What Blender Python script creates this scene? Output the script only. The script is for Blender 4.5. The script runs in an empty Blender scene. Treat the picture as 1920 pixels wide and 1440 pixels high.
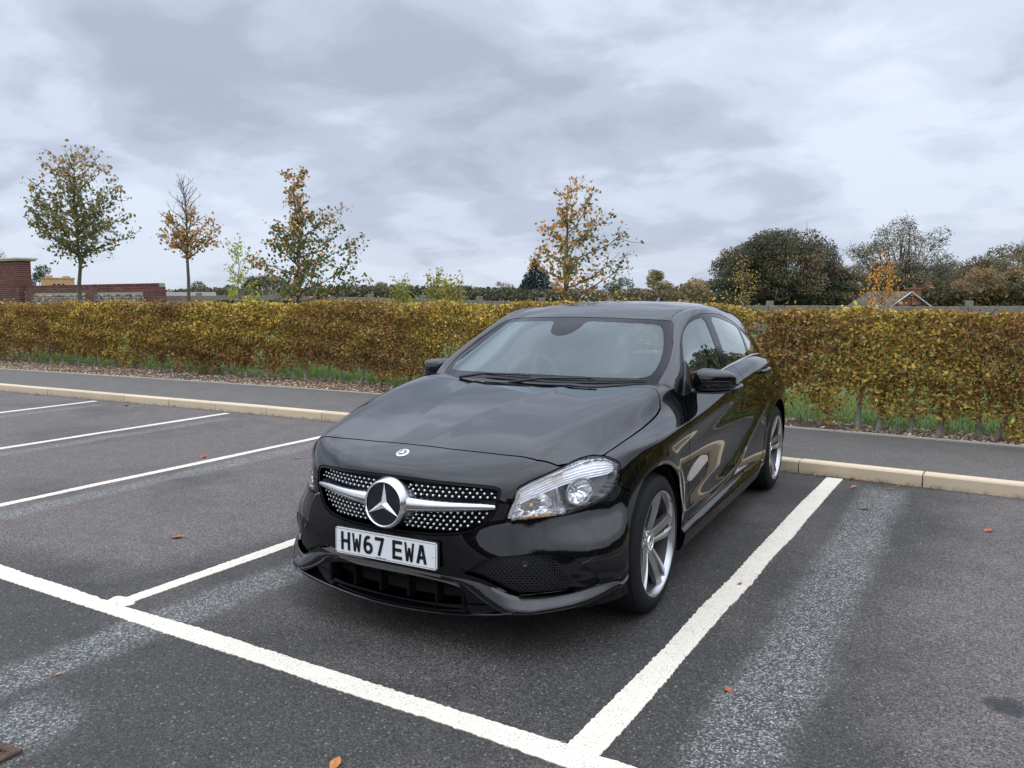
import bpy, math, random
import numpy as np
from mathutils import Matrix, Vector
random.seed(7); rng = np.random.default_rng(7)
sc = bpy.context.scene
# ================================================================= camera, sky, sun, exposure
cam_d = bpy.data.cameras.new('camera'); cam = bpy.data.objects.new('camera', cam_d); sc.collection.objects.link(cam); sc.camera = cam
cam_d.sensor_width = 36; cam_d.lens = 28.25; cam_d.clip_start = .05; cam_d.clip_end = 2000
def _look(loc, yaw, pitch, roll):
    cy, sy, cp, sp, cr, sr = math.cos(yaw), math.sin(yaw), math.cos(pitch), math.sin(pitch), math.cos(roll), math.sin(roll)
    f = Vector((sy * cp, cy * cp, sp)); r = Vector((cy, -sy, 0)); u = r.cross(f)
    r2 = r * cr + u * sr; u2 = u * cr - r * sr
    return Matrix(((r2.x, u2.x, -f.x, loc[0]), (r2.y, u2.y, -f.y, loc[1]), (r2.z, u2.z, -f.z, loc[2]), (0, 0, 0, 1)))
CAM = (1.0485, -2.1203, 1.4218)
cam.matrix_world = _look(CAM, -.5415, -.105, -.0033)
SUN_EL, SUN_AZ = math.radians(48), math.radians(150)      # soft light through cloud from behind the camera, to its right
world = bpy.data.worlds.new('World'); sc.world = world; world.use_nodes = True
wn = world.node_tree.nodes; wl = world.node_tree.links; wn.clear()
def W(t, **kw):
    n = wn.new(t)
    for k, v in kw.items():
        if k in n.inputs: n.inputs[k].default_value = v
        else: setattr(n, k, v)
    return n
def wramp(stops, fac, interp='EASE'):
    r = wn.new('ShaderNodeValToRGB'); r.color_ramp.interpolation = interp
    e = r.color_ramp.elements
    while len(e) < len(stops): e.new(.5)
    for k, (p, c) in enumerate(stops): e[k].position = p; e[k].color = (c, c, c, 1) if not isinstance(c, tuple) else (*c, 1)
    wl.new(fac, r.inputs[0]); return r.outputs[0]
geo = W('ShaderNodeTexCoord'); sep = W('ShaderNodeSeparateXYZ'); wl.new(geo.outputs['Generated'], sep.inputs[0])
def wm(op, a, b=None, c=None):
    n = wn.new('ShaderNodeMath'); n.operation = op
    for i, v in enumerate((a, b, c)):
        if v is None: continue
        if isinstance(v, (int, float)): n.inputs[i].default_value = v
        else: wl.new(v, n.inputs[i])
    return n.outputs[0]
zz = wm('ADD', wm('MAXIMUM', sep.outputs[2], 0.0), .27)       # cloud deck seen in perspective
cmb = W('ShaderNodeCombineXYZ'); wl.new(wm('DIVIDE', sep.outputs[0], zz), cmb.inputs[0]); wl.new(wm('DIVIDE', sep.outputs[1], zz), cmb.inputs[1])
def wnoise(scale, detail, rough, off, dist=0.0):
    mp = W('ShaderNodeMapping'); mp.inputs['Location'].default_value = off; wl.new(cmb.outputs[0], mp.inputs[0])
    n = W('ShaderNodeTexNoise'); n.inputs['Scale'].default_value = scale; n.inputs['Detail'].default_value = detail
    n.inputs['Roughness'].default_value = rough; n.inputs['Distortion'].default_value = dist; wl.new(mp.outputs[0], n.inputs['Vector'])
    return n.outputs['Fac']
n1 = wnoise(.95, 6, .50, (38.904, -22.579, 38.352), .25); n2 = wnoise(3.3, 7, .55, (25.681, -26.914, 3.057), .35); n3 = wnoise(.36, 3, .5, (-18.998, 19.764, -11.591))
mixn = wm('ADD', wm('ADD', wm('MULTIPLY', n1, .50), wm('MULTIPLY', n2, .28)), wm('MULTIPLY', n3, .22))
dens = wramp([(.40, 0.0), (.465, .26), (.525, .62), (.595, 1.0)], mixn)
hor = wramp([(0.0, 1.0), (.10, .55), (.28, .12), (.5, 0.0)], sep.outputs[2])       # paler air near the horizon
dens2 = wm('ADD', dens, wm('MULTIPLY', hor, .18))
ccol = wramp([(0.0, (.350, .398, .515)), (.35, (.460, .520, .655)), (.7, (.575, .645, .790)), (1.0, (.665, .740, .880))], dens2, 'LINEAR')
sky = W('ShaderNodeTexSky'); sky.sky_type = 'NISHITA'; sky.sun_disc = False; sky.sun_elevation = SUN_EL; sky.sun_rotation = SUN_AZ
# an overcast sky grows brighter and more neutral towards the zenith (CIE overcast law)
lum = wramp([(0.0, (.285, .282, .280)), (.35, (.372, .364, .352)), (.65, (.98, .95, .89)), (1.0, (1.36, 1.33, 1.24))], sep.outputs[2], 'LINEAR')
scl = W('ShaderNodeMix', data_type='RGBA', blend_type='MULTIPLY'); scl.inputs[0].default_value = 1
scl2 = W('ShaderNodeMix', data_type='RGBA', blend_type='MULTIPLY'); scl2.inputs[0].default_value = 1; scl2.inputs[7].default_value = (27, 27, 27, 1)
wl.new(ccol, scl.inputs[6]); wl.new(lum, scl2.inputs[6]); wl.new(scl2.outputs[2], scl.inputs[7])
mx = W('ShaderNodeMix', data_type='RGBA'); mx.inputs[0].default_value = .06
wl.new(scl.outputs[2], mx.inputs[6]); wl.new(sky.outputs[0], mx.inputs[7])
bgn = W('ShaderNodeBackground'); bgn.inputs['Strength'].default_value = .1; wl.new(mx.outputs[2], bgn.inputs['Color'])
wo = W('ShaderNodeOutputWorld'); wl.new(bgn.outputs[0], wo.inputs[0])
sd = bpy.data.lights.new('sun', 'SUN'); so = bpy.data.objects.new('sun', sd); sc.collection.objects.link(so)
sd.energy = .5; sd.angle = math.radians(180); sd.color = (1, .95, .88)
_d = Vector((math.sin(SUN_AZ) * math.cos(SUN_EL), math.cos(SUN_AZ) * math.cos(SUN_EL), math.sin(SUN_EL)))
so.rotation_euler = _d.to_track_quat('Z', 'Y').to_euler(); so.location = (0, 0, 60)
sc.view_settings.view_transform = 'Standard'; sc.view_settings.look = 'None'; sc.view_settings.gamma = 1
sc.view_settings.use_curve_mapping = False; sc.view_settings.exposure = 0.45
# ================================================================= helpers
def mesh_obj(name, V, F, mats, parent=None, smooth=False, normals=None, col=None, mat_idx=None, kind=None):
    """V (n,3); F list of arrays or an (m,k) array of faces -> one mesh object"""
    me = bpy.data.meshes.new(name); V = np.asarray(V, np.float32).reshape(-1, 3)
    Fs = [np.asarray(f, np.int32) for f in (F if isinstance(F, list) else [F])]
    Fs = [f for f in Fs if len(f)]
    tot = np.concatenate([np.full(len(f), f.shape[1], np.int32) for f in Fs]); loops = np.concatenate([f.ravel() for f in Fs])
    me.vertices.add(len(V)); me.vertices.foreach_set('co', V.ravel())
    me.loops.add(len(loops)); me.loops.foreach_set('vertex_index', loops)
    me.polygons.add(len(tot)); me.polygons.foreach_set('loop_start', np.concatenate([[0], np.cumsum(tot)[:-1]]).astype(np.int32))
    me.polygons.foreach_set('loop_total', tot)
    me.polygons.foreach_set('use_smooth', np.full(len(tot), bool(smooth)))
    for m in (mats if isinstance(mats, (list, tuple)) else [mats]): me.materials.append(m)
    if mat_idx is not None: me.polygons.foreach_set('material_index', np.asarray(mat_idx, np.int32))
    me.update(calc_edges=True)
    if col is not None:
        a = me.attributes.new('Col', 'FLOAT_COLOR', 'POINT'); c4 = np.ones((len(V), 4), np.float32); c4[:, :3] = col; a.data.foreach_set('color', c4.ravel())
    if normals is not None:
        me.normals_split_custom_set_from_vertices(np.asarray(normals, np.float32).tolist())
    o = bpy.data.objects.new(name, me); sc.collection.objects.link(o)
    if parent is not None: o.parent = parent
    if kind: o['kind'] = kind
    return o
class MB:
    """collects simple solids into one mesh"""
    def __init__(s): s.V = []; s.F = []; s.n = 0
    def add(s, V, F):
        V = np.asarray(V, float).reshape(-1, 3)
        for f in F: s.F.append(tuple(int(i) + s.n for i in f))
        s.V.append(V); s.n += len(V); return s
    def box(s, c, d, rz=0.0, M=None, bev=0.0):
        h = np.array(d, float) / 2; 
        if bev <= 0:
            P = np.array([(x, y, z) for z in (-1, 1) for y in (-1, 1) for x in (-1, 1)], float) * h
            F = [(0, 2, 3, 1), (4, 5, 7, 6), (0, 1, 5, 4), (2, 6, 7, 3), (0, 4, 6, 2), (1, 3, 7, 5)]
        else:
            b = bev; P = []; 
            ring = lambda z, i: [(-h[0] + i, -h[1] + i, z), (h[0] - i, -h[1] + i, z), (h[0] - i, h[1] - i, z), (-h[0] + i, h[1] - i, z)]
            P = np.array(ring(-h[2], b) + ring(-h[2] + b, 0) + ring(h[2] - b, 0) + ring(h[2], b)); F = [(3, 2, 1, 0), (12, 13, 14, 15)]
            for r in range(3):
                for k in range(4): F.append((r * 4 + k, r * 4 + (k + 1) % 4, r * 4 + 4 + (k + 1) % 4, r * 4 + 4 + k))
        if M is not None: P = P @ np.array(M, float).T
        cz, sz = math.cos(rz), math.sin(rz); P = np.stack([P[:, 0] * cz - P[:, 1] * sz, P[:, 0] * sz + P[:, 1] * cz, P[:, 2]], 1) + np.array(c)
        return s.add(P, F)
    def tube(s, path, r, k=6, caps=True):
        p = np.asarray(path, float); n = len(p); r = np.broadcast_to(np.asarray(r, float), (n,)) if np.ndim(r) == 0 else np.asarray(r, float)
        t = np.gradient(p, axis=0); t /= np.maximum(np.linalg.norm(t, axis=1, keepdims=True), 1e-9)
        up = np.array((0, 0, 1.)) if abs(t[0, 2]) < .9 else np.array((1., 0, 0)); V = []
        for i in range(n):
            a = np.cross(up, t[i]); a /= max(np.linalg.norm(a), 1e-9); b = np.cross(t[i], a); up = b if i >= 0 and abs(t[i, 2]) > .9 else up
            th = np.arange(k) * 2 * np.pi / k
            V.append(p[i] + r[i] * (np.cos(th)[:, None] * a + np.sin(th)[:, None] * b))
        F = [(i * k + j, i * k + (j + 1) % k, (i + 1) * k + (j + 1) % k, (i + 1) * k + j) for i in range(n - 1) for j in range(k)]
        if caps: F += [tuple(range(k))[::-1], tuple((n - 1) * k + j for j in range(k))]
        return s.add(np.concatenate(V), F)
    def lathe(s, prof, k=32, axis='x', c=(0, 0, 0), close=False):
        """prof: (along axis, radius)"""
        th = np.arange(k) * 2 * np.pi / k; V = []
        for a, r in prof:
            q = np.stack([np.full(k, a), r * np.cos(th), r * np.sin(th)], 1)
            if axis == 'y': q = q[:, [1, 0, 2]]
            if axis == 'z': q = q[:, [1, 2, 0]]
            V.append(q + np.array(c))
        m = len(prof); F = [(i * k + j, (i + 1) * k + j, (i + 1) * k + (j + 1) % k, i * k + (j + 1) % k) for i in range(m - 1 + (1 if close else 0)) for j in range(k)]
        if close: F = [tuple(v % (m * k) for v in f) for f in F]
        return s.add(np.concatenate(V), F)
    def prism(s, poly, z0, z1, M=None, off=(0, 0, 0)):
        """poly in its xy plane, extruded z0..z1 then mapped by M"""
        n = len(poly); P = np.array([(x, y, z0) for x, y in poly] + [(x, y, z1) for x, y in poly], float)
        if M is not None: P = P @ np.array(M, float).T
        return s.add(P + np.array(off), [tuple(range(n))[::-1], tuple(range(n, 2 * n))] + [(i, (i + 1) % n, n + (i + 1) % n, n + i) for i in range(n)])
    def loft(s, rows, closed=False, flip=False):
        R = np.asarray(rows, float); a, b = R.shape[:2]; F = []
        for i in range(a - 1):
            for j in range(b if closed else b - 1):
                q = (i * b + j, i * b + (j + 1) % b, (i + 1) * b + (j + 1) % b, (i + 1) * b + j); F.append(q[::-1] if flip else q)
        return s.add(R.reshape(-1, 3), F)
    def build(s, name, mat, parent=None, smooth=False, kind=None, auto=None, fix=False):
        me = bpy.data.meshes.new(name); me.from_pydata(np.concatenate(s.V).tolist(), [], s.F); me.materials.append(mat)
        if fix:
            import bmesh
            bm = bmesh.new(); bm.from_mesh(me); bmesh.ops.recalc_face_normals(bm, faces=bm.faces); bm.to_mesh(me); bm.free()
        me.polygons.foreach_set('use_smooth', [bool(smooth)] * len(me.polygons))
        if auto: me.set_sharp_from_angle(angle=math.radians(auto))
        me.update(); o = bpy.data.objects.new(name, me); sc.collection.objects.link(o)
        if parent is not None: o.parent = parent
        if kind: o['kind'] = kind
        return o
def tag(o, label, cat, group=None):
    o['label'] = label; o['category'] = cat
    if group: o['group'] = group
    return o
def empty(name, loc=(0, 0, 0), rz=0.0):
    o = bpy.data.objects.new(name, None); sc.collection.objects.link(o); o.location = loc; o.rotation_euler = (0, 0, rz); o.empty_display_size = .2; return o
def share(name, me, parent, loc=(0, 0, 0), rot=(0, 0, 0), scale=(1, 1, 1)):
    o = bpy.data.objects.new(name, me); sc.collection.objects.link(o); o.location = loc; o.rotation_euler = rot; o.scale = scale
    if parent is not None: o.parent = parent
    return o
# ---------------------------------------------------------------- materials
class NT:
    def __init__(s, name):
        s.m = bpy.data.materials.new(name); s.m.use_nodes = True; s.t = s.m.node_tree; s.t.nodes.clear()
        s.out = s.t.nodes.new('ShaderNodeOutputMaterial'); s.tc = s.t.nodes.new('ShaderNodeTexCoord')
    def n(s, t, **kw):
        n = s.t.nodes.new(t)
        for k, v in kw.items():
            if k in n.inputs:
                if hasattr(v, 'is_linked') or isinstance(v, bpy.types.NodeSocket): s.t.links.new(v, n.inputs[k])
                else: n.inputs[k].default_value = v
            else: setattr(n, k, v)
        return n
    def link(s, a, b): s.t.links.new(a, b)
    def noise(s, scale, detail=4, rough=.5, src='Object', dist=0.0, vec=None):
        return s.n('ShaderNodeTexNoise', Vector=vec if vec is not None else s.tc.outputs[src], Scale=scale, Detail=detail, Roughness=rough, Distortion=dist).outputs['Fac']
    def ramp(s, fac, stops, interp='LINEAR'):
        r = s.t.nodes.new('ShaderNodeValToRGB'); r.color_ramp.interpolation = interp; e = r.color_ramp.elements
        while len(e) < len(stops): e.new(.5)
        for k, (p, c) in enumerate(stops): e[k].position = p; e[k].color = (c, c, c, 1) if not isinstance(c, (tuple, list)) else (*c, 1)
        s.link(fac, r.inputs[0]); return r.outputs[0]
    def math(s, op, a, b=None, c=None):
        n = s.t.nodes.new('ShaderNodeMath'); n.operation = op
        for i, v in enumerate((a, b, c)):
            if v is None: continue
            if isinstance(v, (int, float)): n.inputs[i].default_value = v
            else: s.link(v, n.inputs[i])
        return n.outputs[0]
    def mix(s, fac, a, b, mode='MIX'):
        n = s.n('ShaderNodeMix', data_type='RGBA', blend_type=mode)
        for i, v in ((0, fac), (6, a), (7, b)):
            if isinstance(v, (int, float)): n.inputs[i].default_value = v
            elif isinstance(v, tuple): n.inputs[i].default_value = (*v, 1) if len(v) == 3 else v
            else: s.link(v, n.inputs[i])
        return n.outputs[2]
    def bump(s, h, strength=.3, dist=.01, normal=None):
        n = s.n('ShaderNodeBump', Strength=strength, Distance=dist); s.link(h, n.inputs['Height'])
        if normal is not None: s.link(normal, n.inputs['Normal'])
        return n.outputs[0]
    def pbr(s, **kw):
        b = s.n('ShaderNodeBsdfPrincipled')
        for k, v in kw.items():
            k = {'col': 'Base Color', 'rough': 'Roughness', 'metal': 'Metallic', 'normal': 'Normal', 'spec': 'Specular IOR Level', 'coat': 'Coat Weight', 'coatr': 'Coat Roughness', 'sub': 'Subsurface Weight', 'trans': 'Transmission Weight', 'ior': 'IOR', 'alpha': 'Alpha', 'emit': 'Emission Color', 'emits': 'Emission Strength'}[k]
            if isinstance(v, (int, float)): b.inputs[k].default_value = v
            elif isinstance(v, tuple): b.inputs[k].default_value = (*v, 1) if len(v) == 3 else v
            else: s.link(v, b.inputs[k])
        s.link(b.outputs[0], s.out.inputs[0]); return s.m
def simple(name, col, rough=.6, metal=0.0, nscale=30, var=.12, bump=0.0, **kw):
    t = NT(name); f = t.noise(nscale, 4, .6)
    c = t.mix(1.0, t.ramp(f, [(.3, 1 - var), (.7, 1 + var)]), tuple(col), 'MULTIPLY')
    if bump: kw['normal'] = t.bump(f, bump, .004)
    return t.pbr(col=c, rough=rough, metal=metal, **kw)
# ---------------------------------------------------------------- smooth surface maths (numpy)
import numpy as np
def _topo(nv, F):
    E = np.concatenate([F[:, [0, 1]], F[:, [1, 2]], F[:, [2, 3]], F[:, [3, 0]]])
    Es = np.sort(E, 1)
    key = Es[:, 0].astype(np.int64) * nv + Es[:, 1]
    u, inv, cnt = np.unique(key, return_inverse=True, return_counts=True)
    ev = np.stack([u // nv, u % nv], 1)
    nf = len(F)
    fe = inv.reshape(4, nf).T
    return ev, fe, cnt
def cc_step(V, F, S=None):
    nv = len(V); ev, fe, cnt = _topo(nv, F); ne = len(ev); nf = len(F)
    fp = V[F].mean(1)
    mid = V[ev].mean(1)
    efs = np.zeros((ne, 3)); np.add.at(efs, fe.ravel(), np.repeat(fp, 4, 0))
    bnd = cnt == 1
    ep = np.where(bnd[:, None], mid, (V[ev].sum(1) + efs) / 4)
    val = np.zeros(nv); np.add.at(val, ev.ravel(), 1)
    R = np.zeros((nv, 3)); np.add.at(R, ev[:, 0], mid); np.add.at(R, ev[:, 1], mid)
    fv = np.zeros(nv); Q = np.zeros((nv, 3))
    np.add.at(Q, F.ravel(), np.repeat(fp, 4, 0)); np.add.at(fv, F.ravel(), 1)
    n = val[:, None]
    nvp = (Q / np.maximum(fv, 1)[:, None] + 2 * R / n + (n - 3) * V) / n
    bE = ev[bnd]; bs = np.zeros((nv, 3)); bc = np.zeros(nv)
    for a, b in ((0, 1), (1, 0)):
        np.add.at(bs, bE[:, a], V[bE[:, b]]); np.add.at(bc, bE[:, a], 1)
    isb = bc > 0
    nvp[isb] = (6 * V[isb] + bs[isb]) / 8
    cor = isb & (val == 2)
    nvp[cor] = V[cor]
    NV = np.concatenate([nvp, ep, fp])
    NS = None
    if S is not None and len(S):                                     # creased edges follow the curve rule
        s_ = np.sort(S, 1); lut = {(int(a), int(b)): i for i, (a, b) in enumerate(ev)}; ids = np.array([lut[(int(a), int(b))] for a, b in s_])
        ep[ids] = mid[ids]; sc_ = np.zeros(nv); ss = np.zeros((nv, 3))
        for a, b in ((0, 1), (1, 0)): np.add.at(ss, S[:, a], V[S[:, b]]); np.add.at(sc_, S[:, a], 1)
        two = sc_ == 2; nvp[two] = (6 * V[two] + ss[two]) / 8
        NS = np.concatenate([np.stack([S[:, 0], nv + ids], 1), np.stack([nv + ids, S[:, 1]], 1)])
    k = np.arange(nf)
    NF = []
    for c in range(4):
        NF.append(np.stack([F[:, c], nv + fe[:, c], nv + ne + k, nv + fe[:, (c - 1) % 4]], 1))
    return (NV, np.stack(NF, 1).reshape(-1, 4)) if S is None else (NV, np.stack(NF, 1).reshape(-1, 4), NS)
def cc_limit(V, F):
    nv = len(V); ev, fe, cnt = _topo(nv, F)
    val = np.zeros(nv); np.add.at(val, ev.ravel(), 1)
    es = np.zeros((nv, 3)); np.add.at(es, ev[:, 0], V[ev[:, 1]]); np.add.at(es, ev[:, 1], V[ev[:, 0]])
    fs = np.zeros((nv, 3))
    for c in range(4): np.add.at(fs, F[:, c], V[F[:, (c + 2) % 4]])
    n = val[:, None]
    L = (n * n * V + 4 * es + fs) / (n * (n + 5))
    bE = ev[cnt == 1]; bs = np.zeros((nv, 3)); bc = np.zeros(nv)
    for a, b in ((0, 1), (1, 0)):
        np.add.at(bs, bE[:, a], V[bE[:, b]]); np.add.at(bc, bE[:, a], 1)
    isb = bc > 0
    L[isb] = (4 * V[isb] + bs[isb]) / 6
    cor = isb & (val == 2); L[cor] = V[cor]
    return L
def cc_fit(P, F, levels, it=12, damp=.9, S=None, sharp=3):
    C = P.copy()
    for _ in range(it): C += damp * (P - cc_limit(C, F))
    V = C
    for k in range(levels):
        if S is not None and k < sharp: V, F, S = cc_step(V, F, S)
        else: V, F = cc_step(V, F)
    return cc_limit(V, F), F
def vnormals(V, F):
    a = V[F[:, 2]] - V[F[:, 0]]; b = V[F[:, 3 if F.shape[1] == 4 else 1]] - V[F[:, 1 if F.shape[1] == 4 else 0]]
    n = np.cross(a, b) if F.shape[1] == 4 else np.cross(V[F[:, 1]] - V[F[:, 0]], V[F[:, 2]] - V[F[:, 0]])
    N = np.zeros_like(V)
    for c in range(F.shape[1]): np.add.at(N, F[:, c], n)
    return N / np.maximum(np.linalg.norm(N, axis=1, keepdims=True), 1e-12)
def half(V, F, levels_tol=1e-6):
    keep = (V[F][:, :, 0].mean(1) > 0)
    F = F[keep]; u, inv = np.unique(F, return_inverse=True)
    V = V[u].copy(); V[np.abs(V[:, 0]) < 1e-5, 0] = 0
    return V, inv.reshape(-1, 4)
def sm(x, a, b):
    t = np.clip((x - a) / (b - a), 0, 1); return t * t * (3 - 2 * t)
# ---------------------------------------------------------------- the lower body of the car (car frame: x to its left side, y backwards, z up)
def body_cage():
    zf = [[.80,.742,.655,.55,.45,.36,.27,.18], [.798,.740,.652,.55,.45,.36,.27,.18], [.791,.732,.645,.55,.45,.36,.27,.185],
          [.787,.728,.64,.55,.45,.36,.27,.19], [.765,.718,.64,.55,.45,.36,.27,.195]]
    yf = [[.205,.082,.045,.022,.016,.022,.036,.06], [.213,.096,.058,.038,.032,.036,.046,.07], [.25,.165,.120,.112,.090,.078,.082,.10],
          [.29,.236,.198,.180,.148,.131,.134,.14], [.42,.362,.340,.318,.268,.250,.25,.26]]
    xf = [[0]*8, [.22]*8, [.44,.43,.42,.42,.42,.42,.42,.42], [.568,.572,.564,.562,.56,.565,.565,.55], [.68,.698,.694,.697,.710,.716,.717,.69]]
    cols = [[(xf[s][l], yf[s][l], zf[s][l]) for l in range(8)] for s in range(5)]
    cols.append([(.772,.56,.765),(.795,.535,.705),(.803,.520,.62),(.812,.505,.54),(.832,.430,.45),(.838,.402,.36),(.832,.405,.27),(.80,.42,.195)])
    cols.append([(.825,.70,.776),(.845,.69,.71),(.856,.675,.62),(.862,.655,.54),(.868,.60,.45),(.874,.57,.36),(.872,.55,.27),(.85,.55,.195)])
    def side(y, xt, zt, xs, zs=(.71,.62,.53,.445,.36,.27,.19)):
        return [(xt, y, zt)] + [(a, y, b) for a, b in zip(xs, zs)]
    cols += [side(.92,.868,.792,(.884,.888,.888,.885,.88,.872,.85)),
             side(1.15,.872,.802,(.885,.888,.886,.883,.878,.87,.85)),
             side(1.38,.870,.814,(.876,.879,.874,.870,.872,.862,.845),(.73,.64,.54,.45,.36,.27,.19)),
             side(1.70,.867,.838,(.868,.868,.859,.861,.871,.861,.843),(.75,.65,.55,.45,.36,.27,.19)),
             side(2.10,.864,.866,(.863,.866,.856,.859,.869,.858,.842),(.77,.665,.56,.455,.36,.27,.19)),
             side(2.50,.861,.893,(.860,.867,.858,.861,.868,.856,.842),(.79,.68,.57,.46,.36,.27,.19)),
             side(2.90,.857,.918,(.858,.871,.867,.867,.868,.857,.842),(.81,.70,.58,.465,.36,.27,.19)),
             side(3.30,.849,.940,(.858,.884,.887,.884,.878,.868,.85),(.83,.715,.59,.47,.36,.27,.19)),
             side(3.65,.826,.955,(.852,.886,.890,.888,.882,.87,.85),(.84,.725,.60,.475,.36,.27,.19)),
             side(3.95,.765,.940,(.825,.865,.874,.872,.865,.855,.83),(.85,.735,.61,.48,.36,.27,.19))]
    cols.append([(.69,4.10,.905),(.745,4.11,.83),(.79,4.10,.735),(.80,4.12,.61),(.80,4.13,.48),(.80,4.12,.36),(.79,4.10,.27),(.76,4.08,.2)])
    for x, dy in ((.60,-.035),(.50,-.012),(.38,0),(.20,.01),(0,.013)):
        cols.append([(x,4.19+dy,.91),(x,4.225+dy,.83),(x,4.235+dy,.735),(x,4.275+dy,.61),(x,4.275+dy,.48),(x,4.25+dy,.36),(x,4.22+dy,.27),(x,4.18+dy,.2)])
    n = 12
    T = np.zeros((6, n + 1, 3))
    for i in range(6):
        T[i, 0] = cols[i][0]; T[i, n] = cols[22 - i][0]
    for j in range(n + 1): T[5, j] = cols[5 + j][0]
    ty = {0: [.205,.40,.64,.90,1.16,1.36,1.6,2.4,2.9,3.3,3.7,4.0], 1: [.213,.405,.645,.905,1.165,1.36,1.6,2.4,2.9,3.3,3.7,4.0],
          2: [.25,.43,.66,.925,1.17,1.36,1.6,2.4,2.9,3.3,3.7,4.0], 3: [.29,.47,.70,.95,1.18,1.37,1.62,2.4,2.9,3.3,3.68,3.98],
          4: [.42,.60,.80,1.0,1.20,1.40,1.66,2.1,2.6,3.1,3.55,3.90]}
    tz = {0: [.802,.866,.917,.956,.980,.990,.995,1.,1.,1.,.99,.96], 1: [.800,.863,.914,.953,.978,.988,.99,1.,1.,1.,.99,.96],
          2: [.791,.852,.903,.946,.973,.984,.99,1.,1.,1.,.99,.96], 3: [.787,.838,.886,.934,.965,.975,.98,1.0,1.012,1.018,1.0,.958],
          4: [.765,.787,.808,.838,.878,.912,.935,.966,.998,1.018,1.002,.955]}
    tx = {0: [0]*12, 1: [.23]*12, 2: [.44]+[.46]*11, 3: [.568,.607,.644,.668,.690,.705,.71,.70,.69,.68,.62,.55], 4: [.68,.742,.765,.775,.770,.765,.768,.775,.778,.770,.735,.67]}
    for i in range(5):
        for j in range(1, n): T[i, j] = (tx[i][j], ty[i][j], tz[i][j])
    W = np.array(cols)
    for i in range(4): c_ = np.polyfit(T[i, :7, 1], T[i, :7, 2], 4); T[i, :7, 2] = np.polyval(c_, T[i, :7, 1])
    W[:5, 0] = T[:5, 0]
    # fair the flanks: x and z of each level as smooth functions of y
    for l in range(8):
        yy = W[7:17, l, 1] - 2.3
        for a in (0, 2):
            cf = np.polyfit(yy, W[7:17, l, a], 4); W[7:17, l, a] = np.polyval(cf, yy)
    T[5, 2:12] = W[7:17, 0]
    V = []; idx = {}
    def vid(p, mirror):
        p = (-p[0], p[1], p[2]) if mirror else tuple(p)
        k = tuple(np.round(p, 5) + 0.0)
        if k not in idx: idx[k] = len(V); V.append(k)
        return idx[k]
    F = []
    for m in (0, 1):
        for s in range(22):
            for l in range(7):
                q = [vid(W[s, l], m), vid(W[s, l + 1], m), vid(W[s + 1, l + 1], m), vid(W[s + 1, l], m)]
                F.append(q[::-1] if m else q)
        for i in range(5):
            for j in range(n):
                q = [vid(T[i, j], m), vid(T[i + 1, j], m), vid(T[i + 1, j + 1], m), vid(T[i, j + 1], m)]
                F.append(q[::-1] if m else q)
    S = []
    for m in (0, 1):
        for j in range(6): S.append((vid(T[3, j], m), vid(T[3, j + 1], m)))
        for j in range(11): S.append((vid(T[5, j], m), vid(T[5, j + 1], m)))
    return np.array(V, float), np.array(F), np.array(S)
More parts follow.
